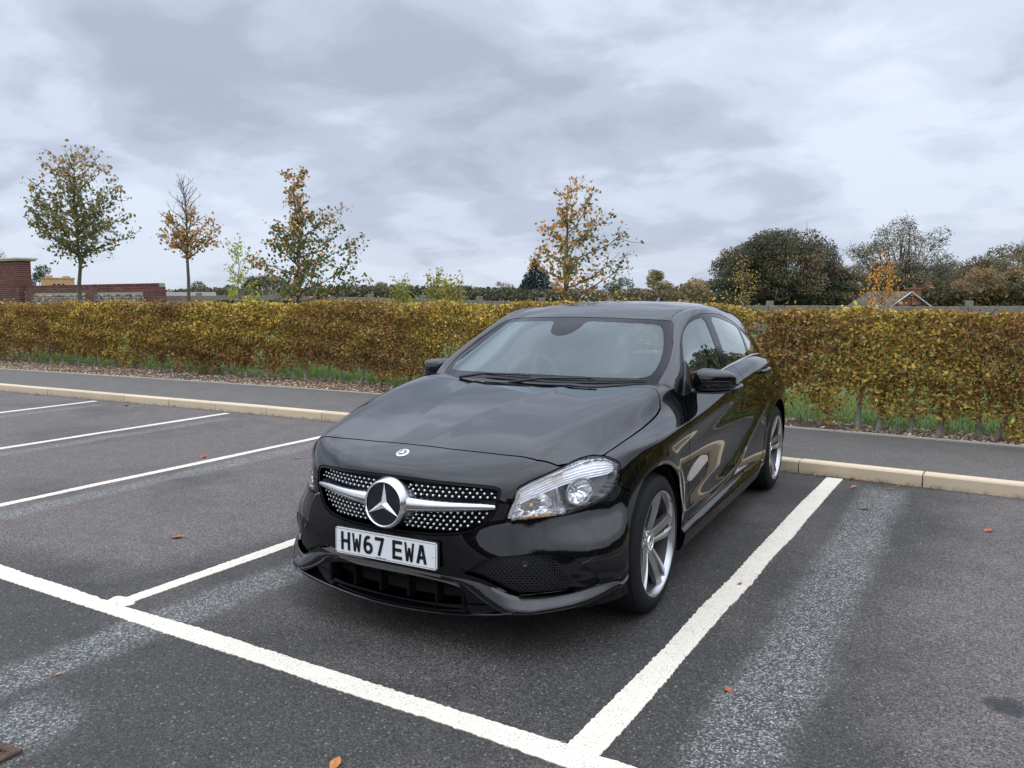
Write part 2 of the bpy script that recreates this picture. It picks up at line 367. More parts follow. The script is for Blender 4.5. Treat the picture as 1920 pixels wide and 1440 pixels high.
# ---------------------------------------------------------------- the glasshouse: windscreen, roof, side glass, rear glass
def cabin_cage():
    def row(y, z, x, dy): return [(a, y + c, b) for a, b, c in zip(x, z, dy)]
    rows = [
      [(0,1.12,.925),(.25,1.14,.923),(.46,1.21,.922),(.60,1.32,.925),(.655,1.39,.93),(.745,1.45,.93),(.768,1.50,.88),(.775,1.52,.80)],
      [(0,1.31,1.028),(.25,1.325,1.027),(.45,1.385,1.028),(.59,1.475,1.028),(.661,1.55,1.031),(.748,1.575,1.030),(.776,1.62,.93),(.782,1.63,.80)],
      [(0,1.58,1.163),(.25,1.597,1.162),(.43,1.655,1.158),(.555,1.735,1.156),(.628,1.805,1.158),(.697,1.80,1.148),(.770,1.84,.955),(.782,1.86,.80)],
      [(0,1.90,1.317),(.25,1.915,1.314),(.40,1.955,1.307),(.495,2.01,1.297),(.550,2.065,1.287),(.640,2.08,1.275),(.766,2.12,.965),(.782,2.12,.80)],
      row(2.26, (1.383,1.378,1.365,1.353,1.339,1.312,.985,.80), (0,.25,.40,.50,.565,.630,.768,.784), (-.03,-.02,0,0,.02,.03,.03,.03)),
      row(2.60, (1.406,1.401,1.388,1.374,1.357,1.324,1.0,.80), (0,.25,.40,.50,.565,.622,.769,.785), (0,)*8),
      row(2.95, (1.406,1.401,1.387,1.370,1.350,1.308,1.017,.80), (0,.25,.40,.495,.558,.614,.766,.782), (0,)*8),
      row(3.28, (1.400,1.395,1.379,1.358,1.330,1.268,1.026,.80), (0,.25,.395,.485,.548,.608,.757,.775), (0,)*8),
      row(3.58, (1.384,1.379,1.362,1.338,1.299,1.208,1.02,.80), (0,.25,.39,.475,.54,.612,.735,.75), (0,)*8),
      row(3.84, (1.362,1.356,1.338,1.310,1.258,1.146,.985,.80), (0,.25,.385,.465,.532,.612,.700,.71), (.02,.01,0,0,0,0,0,0)),
      row(4.03, (1.338,1.331,1.312,1.280,1.212,1.090,.945,.80), (0,.25,.38,.457,.52,.592,.660,.67), (.03,.02,0,-.02,-.03,-.03,-.03,-.03)),
      [(0,4.14,1.20),(.25,4.13,1.195),(.38,4.11,1.185),(.46,4.08,1.16),(.52,4.04,1.11),(.57,4.02,1.01),(.63,4.05,.91),(.64,4.06,.80)],
      [(0,4.20,.98),(.25,4.19,.98),(.40,4.17,.97),(.47,4.14,.96),(.53,4.11,.94),(.57,4.09,.91),(.61,4.08,.86),(.62,4.08,.80)]]
    R = np.array(rows); V = []; idx = {}
    def vid(p, m):
        p = (-p[0], p[1], p[2]) if m else tuple(p)
        k = tuple(np.round(p, 5) + 0.0)
        if k not in idx: idx[k] = len(V); V.append(k)
        return idx[k]
    F = []
    for m in (0, 1):
        for j in range(len(rows) - 1):
            for i in range(7):
                q = [vid(R[j, i], m), vid(R[j, i + 1], m), vid(R[j + 1, i + 1], m), vid(R[j + 1, i], m)]
                F.append(q[::-1] if m else q)
    return np.array(V, float), np.array(F)
# ================================================================= trimming of dense surfaces along outlines
def seg_dist(P, a, b):
    d = b - a; t = np.clip(((P - a) @ d) / max(d @ d, 1e-12), 0, 1)
    return np.linalg.norm(P - a - t[:, None] * d, axis=1)
def sdf(P, poly):
    """signed distance to a closed 2D outline, positive inside"""
    poly = np.asarray(poly, float); D = np.full(len(P), 1e9); ins = np.zeros(len(P), bool)
    for a, b in zip(poly, np.roll(poly, -1, 0)):
        D = np.minimum(D, seg_dist(P, a, b))
        c = (a[1] > P[:, 1]) != (b[1] > P[:, 1])
        xi = a[0] + (P[:, 1] - a[1]) / (b[1] - a[1] if b[1] != a[1] else 1e-12) * (b[0] - a[0])
        ins ^= c & (P[:, 0] < xi)
    return np.where(ins, D, -D)
def smooth_poly(poly, it=2):
    p = np.asarray(poly, float)
    for _ in range(it):
        q = np.roll(p, -1, 0); p = np.stack([.75 * p + .25 * q, .25 * p + .75 * q], 1).reshape(-1, 2)
    return p
def line_dist(P, line):
    line = np.asarray(line, float); D = np.full(len(P), 1e9)
    for a, b in zip(line[:-1], line[1:]): D = np.minimum(D, seg_dist(P, a, b))
    return D
class Surf:
    def __init__(s, V, N, T): s.V, s.N, s.T = V, N, T
    def copy(s): return Surf(s.V, s.N, s.T)
def clean(S):
    u, inv = np.unique(S.T, return_inverse=True); return Surf(S.V[u], S.N[u], inv.reshape(-1, 3))
def refine(S, f, size=.02, passes=2, hmin=.006):
    for _ in range(passes):
        d = f(S.V); T = S.T; e = np.linalg.norm(S.V[T] - S.V[np.roll(T, -1, 1)], axis=2).max(1)
        hit = ((np.abs(d[T]).min(1) < e * 1.1) & (e > hmin))
        if not hit.any(): break
        A = T[hit]; n0 = len(S.V)
        mids = []; k = len(A)
        for a, b in ((0, 1), (1, 2), (2, 0)): mids.append((S.V[A[:, a]] + S.V[A[:, b]]) / 2)
        mn = []
        for a, b in ((0, 1), (1, 2), (2, 0)): m = S.N[A[:, a]] + S.N[A[:, b]]; mn.append(m / np.maximum(np.linalg.norm(m, axis=1, keepdims=True), 1e-9))
        V = np.concatenate([S.V] + mids); N = np.concatenate([S.N] + mn); i = np.arange(k)
        m0, m1, m2 = n0 + i, n0 + k + i, n0 + 2 * k + i
        S = Surf(V, N, np.concatenate([T[~hit], np.stack([A[:, 0], m0, m2], 1), np.stack([m0, A[:, 1], m1], 1), np.stack([m2, m1, A[:, 2]], 1), np.stack([m0, m1, m2], 1)]))
    return S
def clip(S, d):
    """keep d > 0, cutting the triangles on the outline"""
    T = S.T; pos = d[T] > 0; cnt = pos.sum(1); keep = T[cnt == 3]; V = [S.V]; N = [S.N]; n = len(S.V); out = [keep]
    for c in (1, 2):
        sel = T[cnt == c]; ps = pos[cnt == c]
        if not len(sel): continue
        odd = np.argmax(ps, 1) if c == 1 else np.argmin(ps, 1)
        r = np.arange(len(sel)); A = sel[r, odd]; B = sel[r, (odd + 1) % 3]; C = sel[r, (odd + 2) % 3]
        def cross(a, b):
            t = (d[a] / (d[a] - d[b]))[:, None]; return S.V[a] * (1 - t) + S.V[b] * t, S.N[a] * (1 - t) + S.N[b] * t
        p1, q1 = cross(A, B); p2, q2 = cross(A, C); k = len(sel)
        i1 = n + np.arange(k); i2 = n + k + np.arange(k); n += 2 * k; V += [p1, p2]; N += [q1, q2]
        if c == 1: out.append(np.stack([A, i1, i2], 1))
        else: out += [np.stack([i1, B, C], 1), np.stack([i1, C, i2], 1)]
    N = np.concatenate(N); N /= np.maximum(np.linalg.norm(N, axis=1, keepdims=True), 1e-9)
    return clean(Surf(np.concatenate(V), N, np.concatenate(out)))
def split(S, f, gap=.0022, ref=2):
    S = refine(S, f, passes=ref)
    d = f(S.V); return clip(S, d - gap), clip(S, -d - gap)
def rim(S, depth, tol=2e-3, fns=()):
    """thin returned edge along every cut outline"""
    key = np.round(S.V * 20000).astype(np.int64); _, inv = np.unique(key, axis=0, return_inverse=True); inv = inv.ravel()
    T = S.T; E = np.concatenate([T[:, [0, 1]], T[:, [1, 2]], T[:, [2, 0]]]); e = np.sort(inv[E], 1)
    u, first, cnt = np.unique(e[:, 0].astype(np.int64) * (inv.max() + 1) + e[:, 1], return_index=True, return_counts=True)
    B = E[first[cnt == 1]]; B = B[inv[B[:, 0]] != inv[B[:, 1]]]
    B = B[~((np.abs(S.V[B[:, 0], 0]) < 1e-4) & (np.abs(S.V[B[:, 1], 0]) < 1e-4))]
    a, b = S.V[B[:, 0]], S.V[B[:, 1]]; na, nb = S.N[B[:, 0]], S.N[B[:, 1]]
    k = len(B); V = np.concatenate([a, b, b - nb * depth, a - na * depth]); i = np.arange(k)
    n = np.cross(b - a, -(na + nb)); n /= np.maximum(np.linalg.norm(n, axis=1, keepdims=True), 1e-9)
    return V, np.tile(n, (4, 1)), np.stack([i, i + 3 * k, i + 2 * k, i + k], 1)
def emit(name, S, mat, parent, sides=(1, -1), depth=.012, separate=False, offset=0.0, label=None):
    """Surf of the car's left half -> objects; both halves in one mesh unless separate"""
    V, N, T = S.V - S.N * offset, S.N, S.T; G = Surf(V, N, T)
    if depth: rv, rn, rf = rim(G, depth)
    objs = []
    groups = [[s] for s in sides] if separate else [list(sides)]
    for g in groups:
        VV, NN, TT, QQ, n = [], [], [], [], 0
        for s in g:
            m = np.array([s, 1, 1.]); VV.append(V * m); NN.append(N * m); TT.append((T if s > 0 else T[:, ::-1]) + n); n += len(V)
            if depth: VV.append(rv * m); NN.append(rn * m); QQ.append((rf if s > 0 else rf[:, ::-1]) + n); n += len(rv)
        objs.append(mesh_obj(name, np.concatenate(VV), [np.concatenate(TT)] + ([np.concatenate(QQ)] if depth else []), mat, parent, True, np.concatenate(NN)))
    return objs
# ================================================================= materials of the car
t = NT('black_car_paint'); f = t.noise(900, 2, .5); dust = t.noise(6, 6, .6)
PAINT = t.pbr(col=t.mix(t.ramp(f, [(.45, 0.0), (.75, .5)]), (.0022, .0023, .0030), (.0045, .0047, .0062)), rough=t.ramp(dust, [(.3, .16), (.75, .24)]), coat=1.0, coatr=.010, spec=0.0, normal=t.bump(t.noise(160, 2, .5), .012, .002))
PAINT.node_tree.nodes['Principled BSDF'].inputs['Coat IOR'].default_value = 1.62
PLASTIC = simple('black_textured_plastic', (.014, .014, .016), .42, nscale=400, bump=.15)
GLOSSB = simple('gloss_black_trim', (.005, .005, .007), .12, spec=.16)
RUBBER = simple('tyre_rubber', (.009, .009, .010), .8, nscale=60, var=.3, bump=.2, spec=.25)
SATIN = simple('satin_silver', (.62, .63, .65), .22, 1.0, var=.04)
STUD = simple('satin_stud_metal', (.90, .90, .90), .38, .75, var=.02)
CHROME = simple('bright_chrome', (.86, .87, .88), .06, 1.0, var=.02)
WHEELM = simple('silver_wheel_paint', (.40, .405, .415), .26, .85, nscale=20, var=.08, coat=.4)
WHEELD = simple('grey_wheel_recess', (.16, .16, .17), .35, .6)
DISC = simple('brake_disc_steel', (.20, .19, .18), .35, .9, nscale=80)
DARK = simple('dark_void', (.006, .006, .007), .8)
CABIN = simple('charcoal_trim', (.055, .058, .062), .6, bump=.2)
SEATM = simple('dark_grey_seat_fabric', (.095, .097, .10), .75, nscale=200, bump=.3)
LAMPG = simple('grey_lamp_housing', (.36, .365, .37), .28, .5)
REFL = simple('lamp_reflector', (.93, .935, .94), .16, 1.0, var=.04, nscale=60, bump=.5)
AMBER = simple('amber_bulb', (.85, .40, .08), .25, .15, emit=(1.0, .50, .12), emits=.25)
CLEAR = simple('ribbed_clear_lamp_plastic', (.92, .93, .94), .30, .0, nscale=40)  # colour whitened to carry the sky's reflection in the lens above it
def glass(name, tint, ior, boost, rough=.0, gc=(1, 1, 1)):
    t = NT(name); tr = t.n('ShaderNodeBsdfTransparent', Color=(*tint, 1)); gl = t.n('ShaderNodeBsdfGlossy', Roughness=rough, Color=(*gc, 1))
    fr = t.n('ShaderNodeFresnel', IOR=ior); m = t.n('ShaderNodeMixShader'); t.link(t.math('MINIMUM', t.math('MULTIPLY', fr.outputs[0], boost), 1.0), m.inputs[0]); t.link(tr.outputs[0], m.inputs[1]); t.link(gl.outputs[0], m.inputs[2])
    t.link(m.outputs[0], t.out.inputs[0]); return t.m
WSG = glass('windscreen_glass', (.78, .85, .86), 1.57, 1.35, gc=(.86, .99, 1.0))
SIDEG = glass('side_window_glass', (.48, .56, .54), 1.60, 1.7, gc=(.92, 1.0, .97))
LENSG = glass('lamp_lens', (.97, .97, .98), 1.40, .5)
PLATEW = simple('number_plate_white', (.74, .75, .75), .3, var=.03)
PLATEK = simple('number_plate_black', (.008, .008, .009), .35)
EMBB = simple('emblem_dark_field', (.006, .007, .012), .08, coat=1.0)
REDL = simple('red_lamp_plastic', (.35, .01, .012), .12)
# ================================================================= the car
CAR = empty('parked_car', (-1.0641, .3582, 0), .0373)
tag(CAR, 'glossy black five door hatchback with a studded grille, parked nose towards the camera', 'car')
BV, BF, BS = body_cage(); BV, BF = cc_fit(BV, BF, 4, it=4, S=BS)
GV, GF = cabin_cage(); GV, GF = cc_fit(GV, GF, 4, it=4)
BV, BF = half(BV, BF); GV, GF = half(GV, GF)
BN = vnormals(BV, BF); BN[BV[:, 0] == 0, 0] = 0
flip = np.mean((BN * (BV - np.array([0, 2.1, .5]))).sum(1)) < 0
if flip: BF = BF[:, ::-1]; BN = -BN
def ridge(V, N, pts, amp, wa, wb, axes=(1, 2), fade=.18, mask=None):
    """raised crease along a line: wa above it, wb below it"""
    P = V[:, axes]; L = np.asarray(pts, float); t = (P[:, 0] - L[0, 0]) / (L[-1, 0] - L[0, 0])
    zc = np.interp(P[:, 0], L[:, 0], L[:, 1]); s = P[:, 1] - zc
    w = np.where(s > 0, np.clip(1 - s / wa, 0, 1) ** 1.6, np.clip(1 + s / wb, 0, 1) ** 1.6)
    e = sm(P[:, 0], L[0, 0] - fade, L[0, 0] + fade) * (1 - sm(P[:, 0], L[-1, 0] - fade, L[-1, 0] + fade))
    d = amp * w * e
    if mask is not None: d = d * mask
    return V + N * d[:, None]
sidem = sm(BV[:, 0], .70, .78)
CREASE = [(.75, .776), (.948, .792), (1.33, .81), (1.681, .829), (2.081, .867), (2.427, .897), (2.915, .935), (3.587, .957), (3.85, .958)]
BV = ridge(BV, BN, CREASE, .005, .065, .032, mask=sidem)
BV = ridge(BV, BN, [(1.30, .372), (1.801, .366), (2.1, .372), (2.358, .393), (2.52, .43), (2.683, .487), (2.9, .575), (3.073, .659), (3.2, .70)], .011, .09, .045, mask=sidem, fade=.1)
for yc in (.87, 3.569):                                             # wheel arch lips
    r = np.hypot(BV[:, 1] - yc, BV[:, 2] - .318)
    d = .0065 * (1 - sm(r, .375, .445)) * sidem * sm(BV[:, 2], .15, .3); BV = BV + BN * d[:, None]
hm = sm(BV[:, 2], .74, .80) * (BV[:, 1] < 1.6)                        # bonnet domes: lines run back and outwards
def hoodline(V, pts, amp, win, wout):
    L = np.asarray(pts, float); xc = np.interp(V[:, 1], L[:, 0], L[:, 1]); s = V[:, 0] - xc
    w = np.where(s < 0, np.clip(1 + s / win, 0, 1) ** 1.5, np.clip(1 - s / wout, 0, 1) ** 2)
    e = sm(V[:, 1], L[0, 0] - .02, L[0, 0] + .25) * hm
    return V + BN * (amp * w * e)[:, None]
BV = hoodline(BV, [(.22, .560), (.267, .568), (.412, .595), (.516, .618), (.754, .655), (.99, .668), (1.146, .688), (1.30, .712)], .0035, .28, .05)
BV = hoodline(BV, [(.20, .06), (.7, .17), (1.0, .235), (1.35, .30)], .002, .14, .06)
BN = vnormals(BV, BF); BN[BV[:, 0] == 0, 0] = 0; BN /= np.linalg.norm(BN, axis=1, keepdims=True)
def tris(F): return np.concatenate([F[:, [0, 1, 2]], F[:, [0, 2, 3]]])
B = Surf(BV, BN, tris(BF))
GRILLE = smooth_poly([(0, .704), (.16, .702), (.34, .694), (.440, .687), (.474, .676), (.474, .655), (.470, .61), (.455, .570), (.42, .528), (.372, .499), (.295, .486), (.17, .480), (0, .477), (-.2, .48), (-.2, .70)], 2)
LAMP = [(.495, .135, .545), (.506, .144, .581), (.519, .166, .634), (.520, .189, .679), (.555, .235, .706), (.600, .296, .731), (.637, .35, .750), (.676, .429, .768), (.713, .491, .775), (.756, .539, .769), (.787, .573, .751), (.803, .592, .731), (.806, .574, .686), (.801, .548, .649), (.791, .518, .612), (.768, .468, .585), (.73, .397, .567), (.679, .315, .559), (.619, .234, .556), (.557, .171, .550)]
LAMPP = smooth_poly([((x + y) * .7071, z) for x, y, z in LAMP], 1)
INTAKE = smooth_poly([(.35, .338), (.372, .352), (.413, .389), (.465, .411), (.54, .423), (.629, .424), (.714, .409), (.750, .387), (.783, .347), (.812, .300), (.802, .276), (.768, .262), (.686, .258), (.573, .257), (.549, .263), (.471, .308), (.398, .332)], 1)
CENTRAL = smooth_poly([(-.2, .300), (0, .303), (.156, .302), (.25, .294), (.325, .281), (.350, .265), (.350, .21), (.30, .196), (.15, .190), (0, .188), (-.2, .188)], 1)
BONNET = [(-.3, .214), (.03, .214), (.198, .216), (.293, .228), (.386, .242), (.458, .252), (.541, .266), (.570, .276), (.605, .303), (.64, .325), (.69, .41), (.73, .48), (.752, .545), (.757, .60), (.764, .697), (.770, .80), (.776, .92), (.778, 1.04), (.776, 1.14), (.768, 1.215), (.750, 1.262), (.720, 1.298), (.68, 1.292), (.602, 1.25), (.5, 1.222), (.38, 1.19), (.2, 1.148), (.1, 1.13), (0, 1.122), (-.3, 1.122)]
BUMPER = [(-1, -1), (1.0, -1), (1.0, .40), (.665, .582), (.55, .643), (.575, .70), (.5, .76), (.45, .80), (.3, .95), (-1, .95)]
FDOOR = smooth_poly([(1.372, .285), (1.368, .36), (1.355, .55), (1.345, .70), (1.340, .81), (1.40, .90), (1.46, 1.0), (1.47, 1.2), (2.62, 1.2), (2.60, .97), (2.565, .88), (2.56, .72), (2.57, .45), (2.575, .285)], 1)
RDOOR = smooth_poly([(2.575, .285), (2.57, .45), (2.56, .72), (2.565, .88), (2.60, .97), (2.62, 1.2), (3.72, 1.2), (3.70, .95), (3.55, .83), (3.36, .735), (3.235, .62), (3.165, .48), (3.14, .285)], 1)
xz = lambda V: V[:, [0, 2]]; yz = lambda V: V[:, [1, 2]]; xy = lambda V: V[:, [0, 1]]
def fm(poly, proj, cond):
    def g(V):
        d = sdf(proj(V), poly); return np.where(cond(V), d, np.minimum(d, -.05))
    return g
front = lambda V: V[:, 1] < .75
f_arch = lambda V: -np.maximum(np.where(V[:, 0] > .45, .362 - np.hypot(V[:, 1] - .87, V[:, 2] - .318), -.1), np.where(V[:, 0] > .45, .362 - np.hypot(V[:, 1] - 3.569, V[:, 2] - .318), -.1))
B = refine(B, f_arch, passes=2); B = clip(B, f_arch(B.V))
gr_in, B = split(B, fm(GRILLE, xz, front), .001)
lamp_in, B = split(B, fm(LAMPP, lambda V: np.stack([(V[:, 0] + V[:, 1]) * .7071, V[:, 2]], 1), lambda V: (V[:, 1] < .9) & (V[:, 0] > .3)), .0018)
in_in, B = split(B, fm(INTAKE, xz, front), .001)
ce_in, B = split(B, fm(CENTRAL, xz, lambda V: V[:, 1] < .3), .001)
hole = smooth_poly([(-.2, 1.22), (.3, 1.29), (.5, 1.39), (.66, 1.50), (.735, 1.72), (.745, 2.2), (.745, 3.0), (.72, 3.5), (.55, 3.98), (-.2, 4.0)], 1)
_, B = split(B, fm(hole, xy, lambda V: V[:, 2] > .86), .001)
bonnet, B = split(B, fm(BONNET, xy, lambda V: (V[:, 2] > .7) & (V[:, 1] < 1.7)), .0032)
bumper, B = split(B, fm(BUMPER, yz, lambda V: V[:, 1] < 1.1), .0024)
fdoor, B = split(B, fm(FDOOR, yz, lambda V: V[:, 0] > .66), .0030)
rdoor, B = split(B, fm(RDOOR, yz, lambda V: V[:, 0] > .62), .0030)
fender, shell = split(B, lambda V: 1.46 - V[:, 1], .0002)
rearb, shell = split(shell, lambda V: np.minimum(V[:, 1] - 3.9, .62 - V[:, 2]), .002)
emit('bonnet', bonnet, PAINT, CAR, depth=.014); emit('front_bumper', bumper, PAINT, CAR, depth=.02)
FEND = emit('front_wing', fender, PAINT, CAR, depth=.018, separate=True)
fd = emit('front_door', fdoor, PAINT, CAR, depth=.014, separate=True); rd = emit('rear_door', rdoor, PAINT, CAR, depth=.014, separate=True)
emit('body_shell', shell, PAINT, CAR, depth=.018); emit('rear_bumper', rearb, PAINT, CAR, depth=.01)
# ---- nearest point on the uncut surface, used to seat small parts
def seat(x=None, y=None, z=None, V=BV, N=BN, cond=None):
    q = np.zeros(len(V)); 
    for a, v in ((0, x), (1, y), (2, z)):
        if v is not None: q += (V[:, a] - v) ** 2
    if cond is not None: q = np.where(cond(V), q, 9)
    i = np.argsort(q)[:6]; w = 1 / (q[i] + 1e-6); w /= w.sum()
    p = (V[i] * w[:, None]).sum(0); n = (N[i] * w[:, None]).sum(0); n /= np.linalg.norm(n)
    for a, v in ((0, x), (1, y), (2, z)):
        if v is not None: p[a] = v
    return p, n
def frame(n, up=(0, 0, 1)):
    """columns: right (image), up, outwards"""
    n = np.array(n) / np.linalg.norm(n); r = np.cross(up, n); r /= np.linalg.norm(r); return np.stack([r, np.cross(n, r), n], 1)
# ---- grille
gback = mesh_obj('grille', np.concatenate([(gr_in.V - gr_in.N * .050) * np.array([s, 1, 1]) for s in (1, -1)]), [np.concatenate([gr_in.T, gr_in.T[:, ::-1] + len(gr_in.V)])], GLOSSB, CAR, True)
gi = clip(gr_in, sdf(xz(gr_in.V), GRILLE) - .011); go = clip(gr_in, .0115 - sdf(xz(gr_in.V), GRILLE))
emit('grille_surround', go, GLOSSB, gback, depth=.045, offset=.003)
pins = MB(); ribs = MB(); nrow = 13
rows_z = np.linspace(.492, .690, nrow)
for r, z in enumerate(rows_z):
    for q in range(-18, 19):
        x = (q + (.5 if r % 2 else 0)) * .0275; ax = abs(x)
        if sdf(np.array([[ax, z]]), GRILLE)[0] < .016: continue
        if math.hypot(ax, z - .589) < .117: continue
        if abs(z - (.597 + .008 * ax / .45)) < (.030 - .009 * ax / .45): continue
        p, n = seat(x=ax, z=z, cond=lambda V: V[:, 1] < .5); 
        if x < 0: p = p * [-1, 1, 1]; n = n * [-1, 1, 1]
        M = frame(n); p = p - n * .026
        k = 8; th = np.arange(k) * 2 * np.pi / k; V = []
        for rr, h in ((.0026, -.014), (.0028, 0), (.0043, .0035), (.0046, .006), (.0032, .0070)): V.append(p + (np.cos(th)[:, None] * M[:, 0] + np.sin(th)[:, None] * M[:, 1]) * rr + M[:, 2] * h)
        F = [(a * k + j, a * k + (j + 1) % k, (a + 1) * k + (j + 1) % k, (a + 1) * k + j) for a in range(4) for j in range(k)] + [tuple(4 * k + j for j in range(k))]
        pins.add(np.concatenate(V), F)
pins.build('grille_studs', STUD, gback, True, kind='stuff', auto=40)
for z in (rows_z[:-1] + rows_z[1:]) / 2:                             # fine horizontal bars the studs sit on
    for s in (1, -1):
        path = []
        for ax in np.linspace(0, .46, 18):
            if sdf(np.array([[ax, z]]), GRILLE)[0] < .012: break
            p, n = seat(x=ax, z=z, cond=lambda V: V[:, 1] < .5); path.append((p - n * .040) * [s, 1, 1])
        if len(path) > 3: ribs.tube(path, .0030, 5)
ribs.build('grille_mesh', GLOSSB, gback, True)
for s in (1, -1):                                                    # silver wing bars
    rows = []
    for u in np.linspace(0, 1, 22):
        ax = .092 + u * .366; zc = .596 + .010 * u - .004 * u * u; p, n = seat(x=ax, z=zc, cond=lambda V: V[:, 1] < .5); M = frame(n)
        h = .012 * (1 - u) ** 2 + .0185 * (1 - .30 * u) * (1 - .35 * u ** 14) + .003; dpt = .017 + .010 * (1 - u)
        base = p - n * .018; ring = []
        for a in np.linspace(0, 2 * np.pi, 14, endpoint=False):
            cy, cz = math.cos(a), math.sin(a); ring.append(base + M[:, 1] * h * np.sign(cz) * abs(cz) ** .8 + M[:, 2] * dpt * cy)
        ring = np.array(ring); rows.append(ring * [s, 1, 1])
    m = MB(); m.loft(rows, closed=True, flip=s < 0); m.add(rows[-1], [tuple(range(14))]); m.build('grille_bar', SATIN, gback, True, fix=True, auto=50)
# star emblem, slightly proud of the grille
SC = np.array([0, .018, .589]); SM = frame((0, -1, .10)); 
def place(V): return (np.asarray(V, float) @ SM.T) + SC
def disc_lathe(name, prof, mat, parent, k=64, fn=place):
    m = MB(); th = np.arange(k) * 2 * np.pi / k; V = [np.stack([r * np.cos(th), r * np.sin(th), np.full(k, a)], 1) for a, r in prof]
    n = len(prof); m.add(fn(np.concatenate(V)), [(i * k + j, i * k + (j + 1) % k, (i + 1) * k + (j + 1) % k, (i + 1) * k + j) for i in range(n - 1) for j in range(k)] + [tuple((n - 1) * k + j for j in range(k))])
    return m.build(name, mat, parent, True, auto=45, fix=True)
disc_lathe('emblem_field', [(-.02, .090), (.005, .090), (.0055, .01)], EMBB, gback)
m = MB(); k = 72; th = np.arange(k) * 2 * np.pi / k; prof = [(-.060, .1235), (-.040, .1165), (-.022, .1095), (-.006, .1035), (.004, .0990), (.0100, .0958), (.0120, .0930), (.0115, .0902), (.005, .0893)]
V = [np.stack([r * np.cos(th), r * np.sin(th), np.full(k, a)], 1) for a, r in prof]
m.add(place(np.concatenate(V)), [(i * k + j, i * k + (j + 1) % k, (i + 1) * k + (j + 1) % k, (i + 1) * k + j) for i in range(len(prof) - 1) for j in range(k)]); m.build('emblem_ring', SATIN, gback, True, fix=True)
m = MB(); m.lathe([(.0115, .0938), (.0150, .0920), (.0145, .0892), (.008, .0878)], 72, 'x'); m.V = [place(np.stack([v[:, 1], v[:, 2], v[:, 0]], 1)) for v in m.V]; m.build('emblem_rim', CHROME, gback, True, fix=True)
def star(R, w, hgt, z0, fn, name, mat, parent):
    V = [(0, 0, z0 + hgt)]
    for a in range(3):
        t0 = math.pi / 2 + a * 2 * math.pi / 3; V.append((R * math.cos(t0), R * math.sin(t0), z0 + hgt * .25)); t1 = t0 + math.pi / 3; V.append((w * math.cos(t1), w * math.sin(t1), z0))
    F = [(0, 1, 2), (0, 2, 3), (0, 3, 4), (0, 4, 5), (0, 5, 6), (0, 6, 1)]
    m = MB(); m.add(fn(V), F); return m.build(name, mat, parent, False, fix=False)
star(.0885, .0165, .013, .0058, place, 'emblem_star', STUD, gback)
# small round badge on the nose
bp, bn = seat(x=0, z=.779, cond=lambda V: V[:, 1] < .3); BM = frame(bn)
bpl = lambda V: (np.asarray(V, float) @ BM.T) + bp
bad = disc_lathe('bonnet_badge', [(-.004, .0285), (.002, .0285), (.0032, .026), (.0034, .0245)], CHROME, CAR, 40, bpl)
disc_lathe('badge_ring', [(.0030, .0245), (.0037, .024), (.0037, .0185)], simple('badge_pale_ring', (.45, .48, .50), .2, .5), bad, 40, bpl)
disc_lathe('badge_field', [(.0036, .0185), (.0040, .018), (.0040, .001)], simple('badge_slate', (.10, .11, .13), .2, .2), bad, 40, bpl)
star(.0180, .0040, .003, .0041, bpl, 'badge_star', CHROME, bad)
# ---- number plate
PM = frame((0, -1, .02)); PC = np.array([0, .0135, .406]); ppl = lambda V: (np.asarray(V, float) @ PM.T) + PC
m = MB(); w, h, r = .263, .0585, .008
rr = [(w - r, h), (w, h - r), (w, -h + r), (w - r, -h), (-w + r, -h), (-w, -h + r), (-w, h - r), (-w + r, h)]
m.prism(rr, -.012, 0.0); m.V = [ppl(v) for v in m.V]; plate = m.build('plate_holder', PLASTIC, CAR, fix=True)
m = MB(); w, h = .260, .0555; rr = [(w - r, h), (w, h - r), (w, -h + r), (w - r, -h), (-w + r, -h), (-w, -h + r), (-w, h - r), (-w + r, h)]
m.prism(rr, 0, .0035); m.V = [ppl(v) for v in m.V]; m.build('number_plate', PLATEW, plate, fix=True)
def border():
    m = MB(); a, b, q = .2555, .051, .0016
    for x0, x1, y0, y1 in ((-a, a, b - q, b), (-a, a, -b, -b + q), (-a, -a + q, -b + q, b - q), (a - q, a, -b + q, b - q)): m.add(ppl([(x0, y0, .0044), (x1, y0, .0044), (x1, y1, .0044), (x0, y1, .0044)]), [(0, 1, 2, 3)])
    m.build('plate_border', PLATEK, plate)
border()
T_ = .0145; H_ = .079; W_ = .050
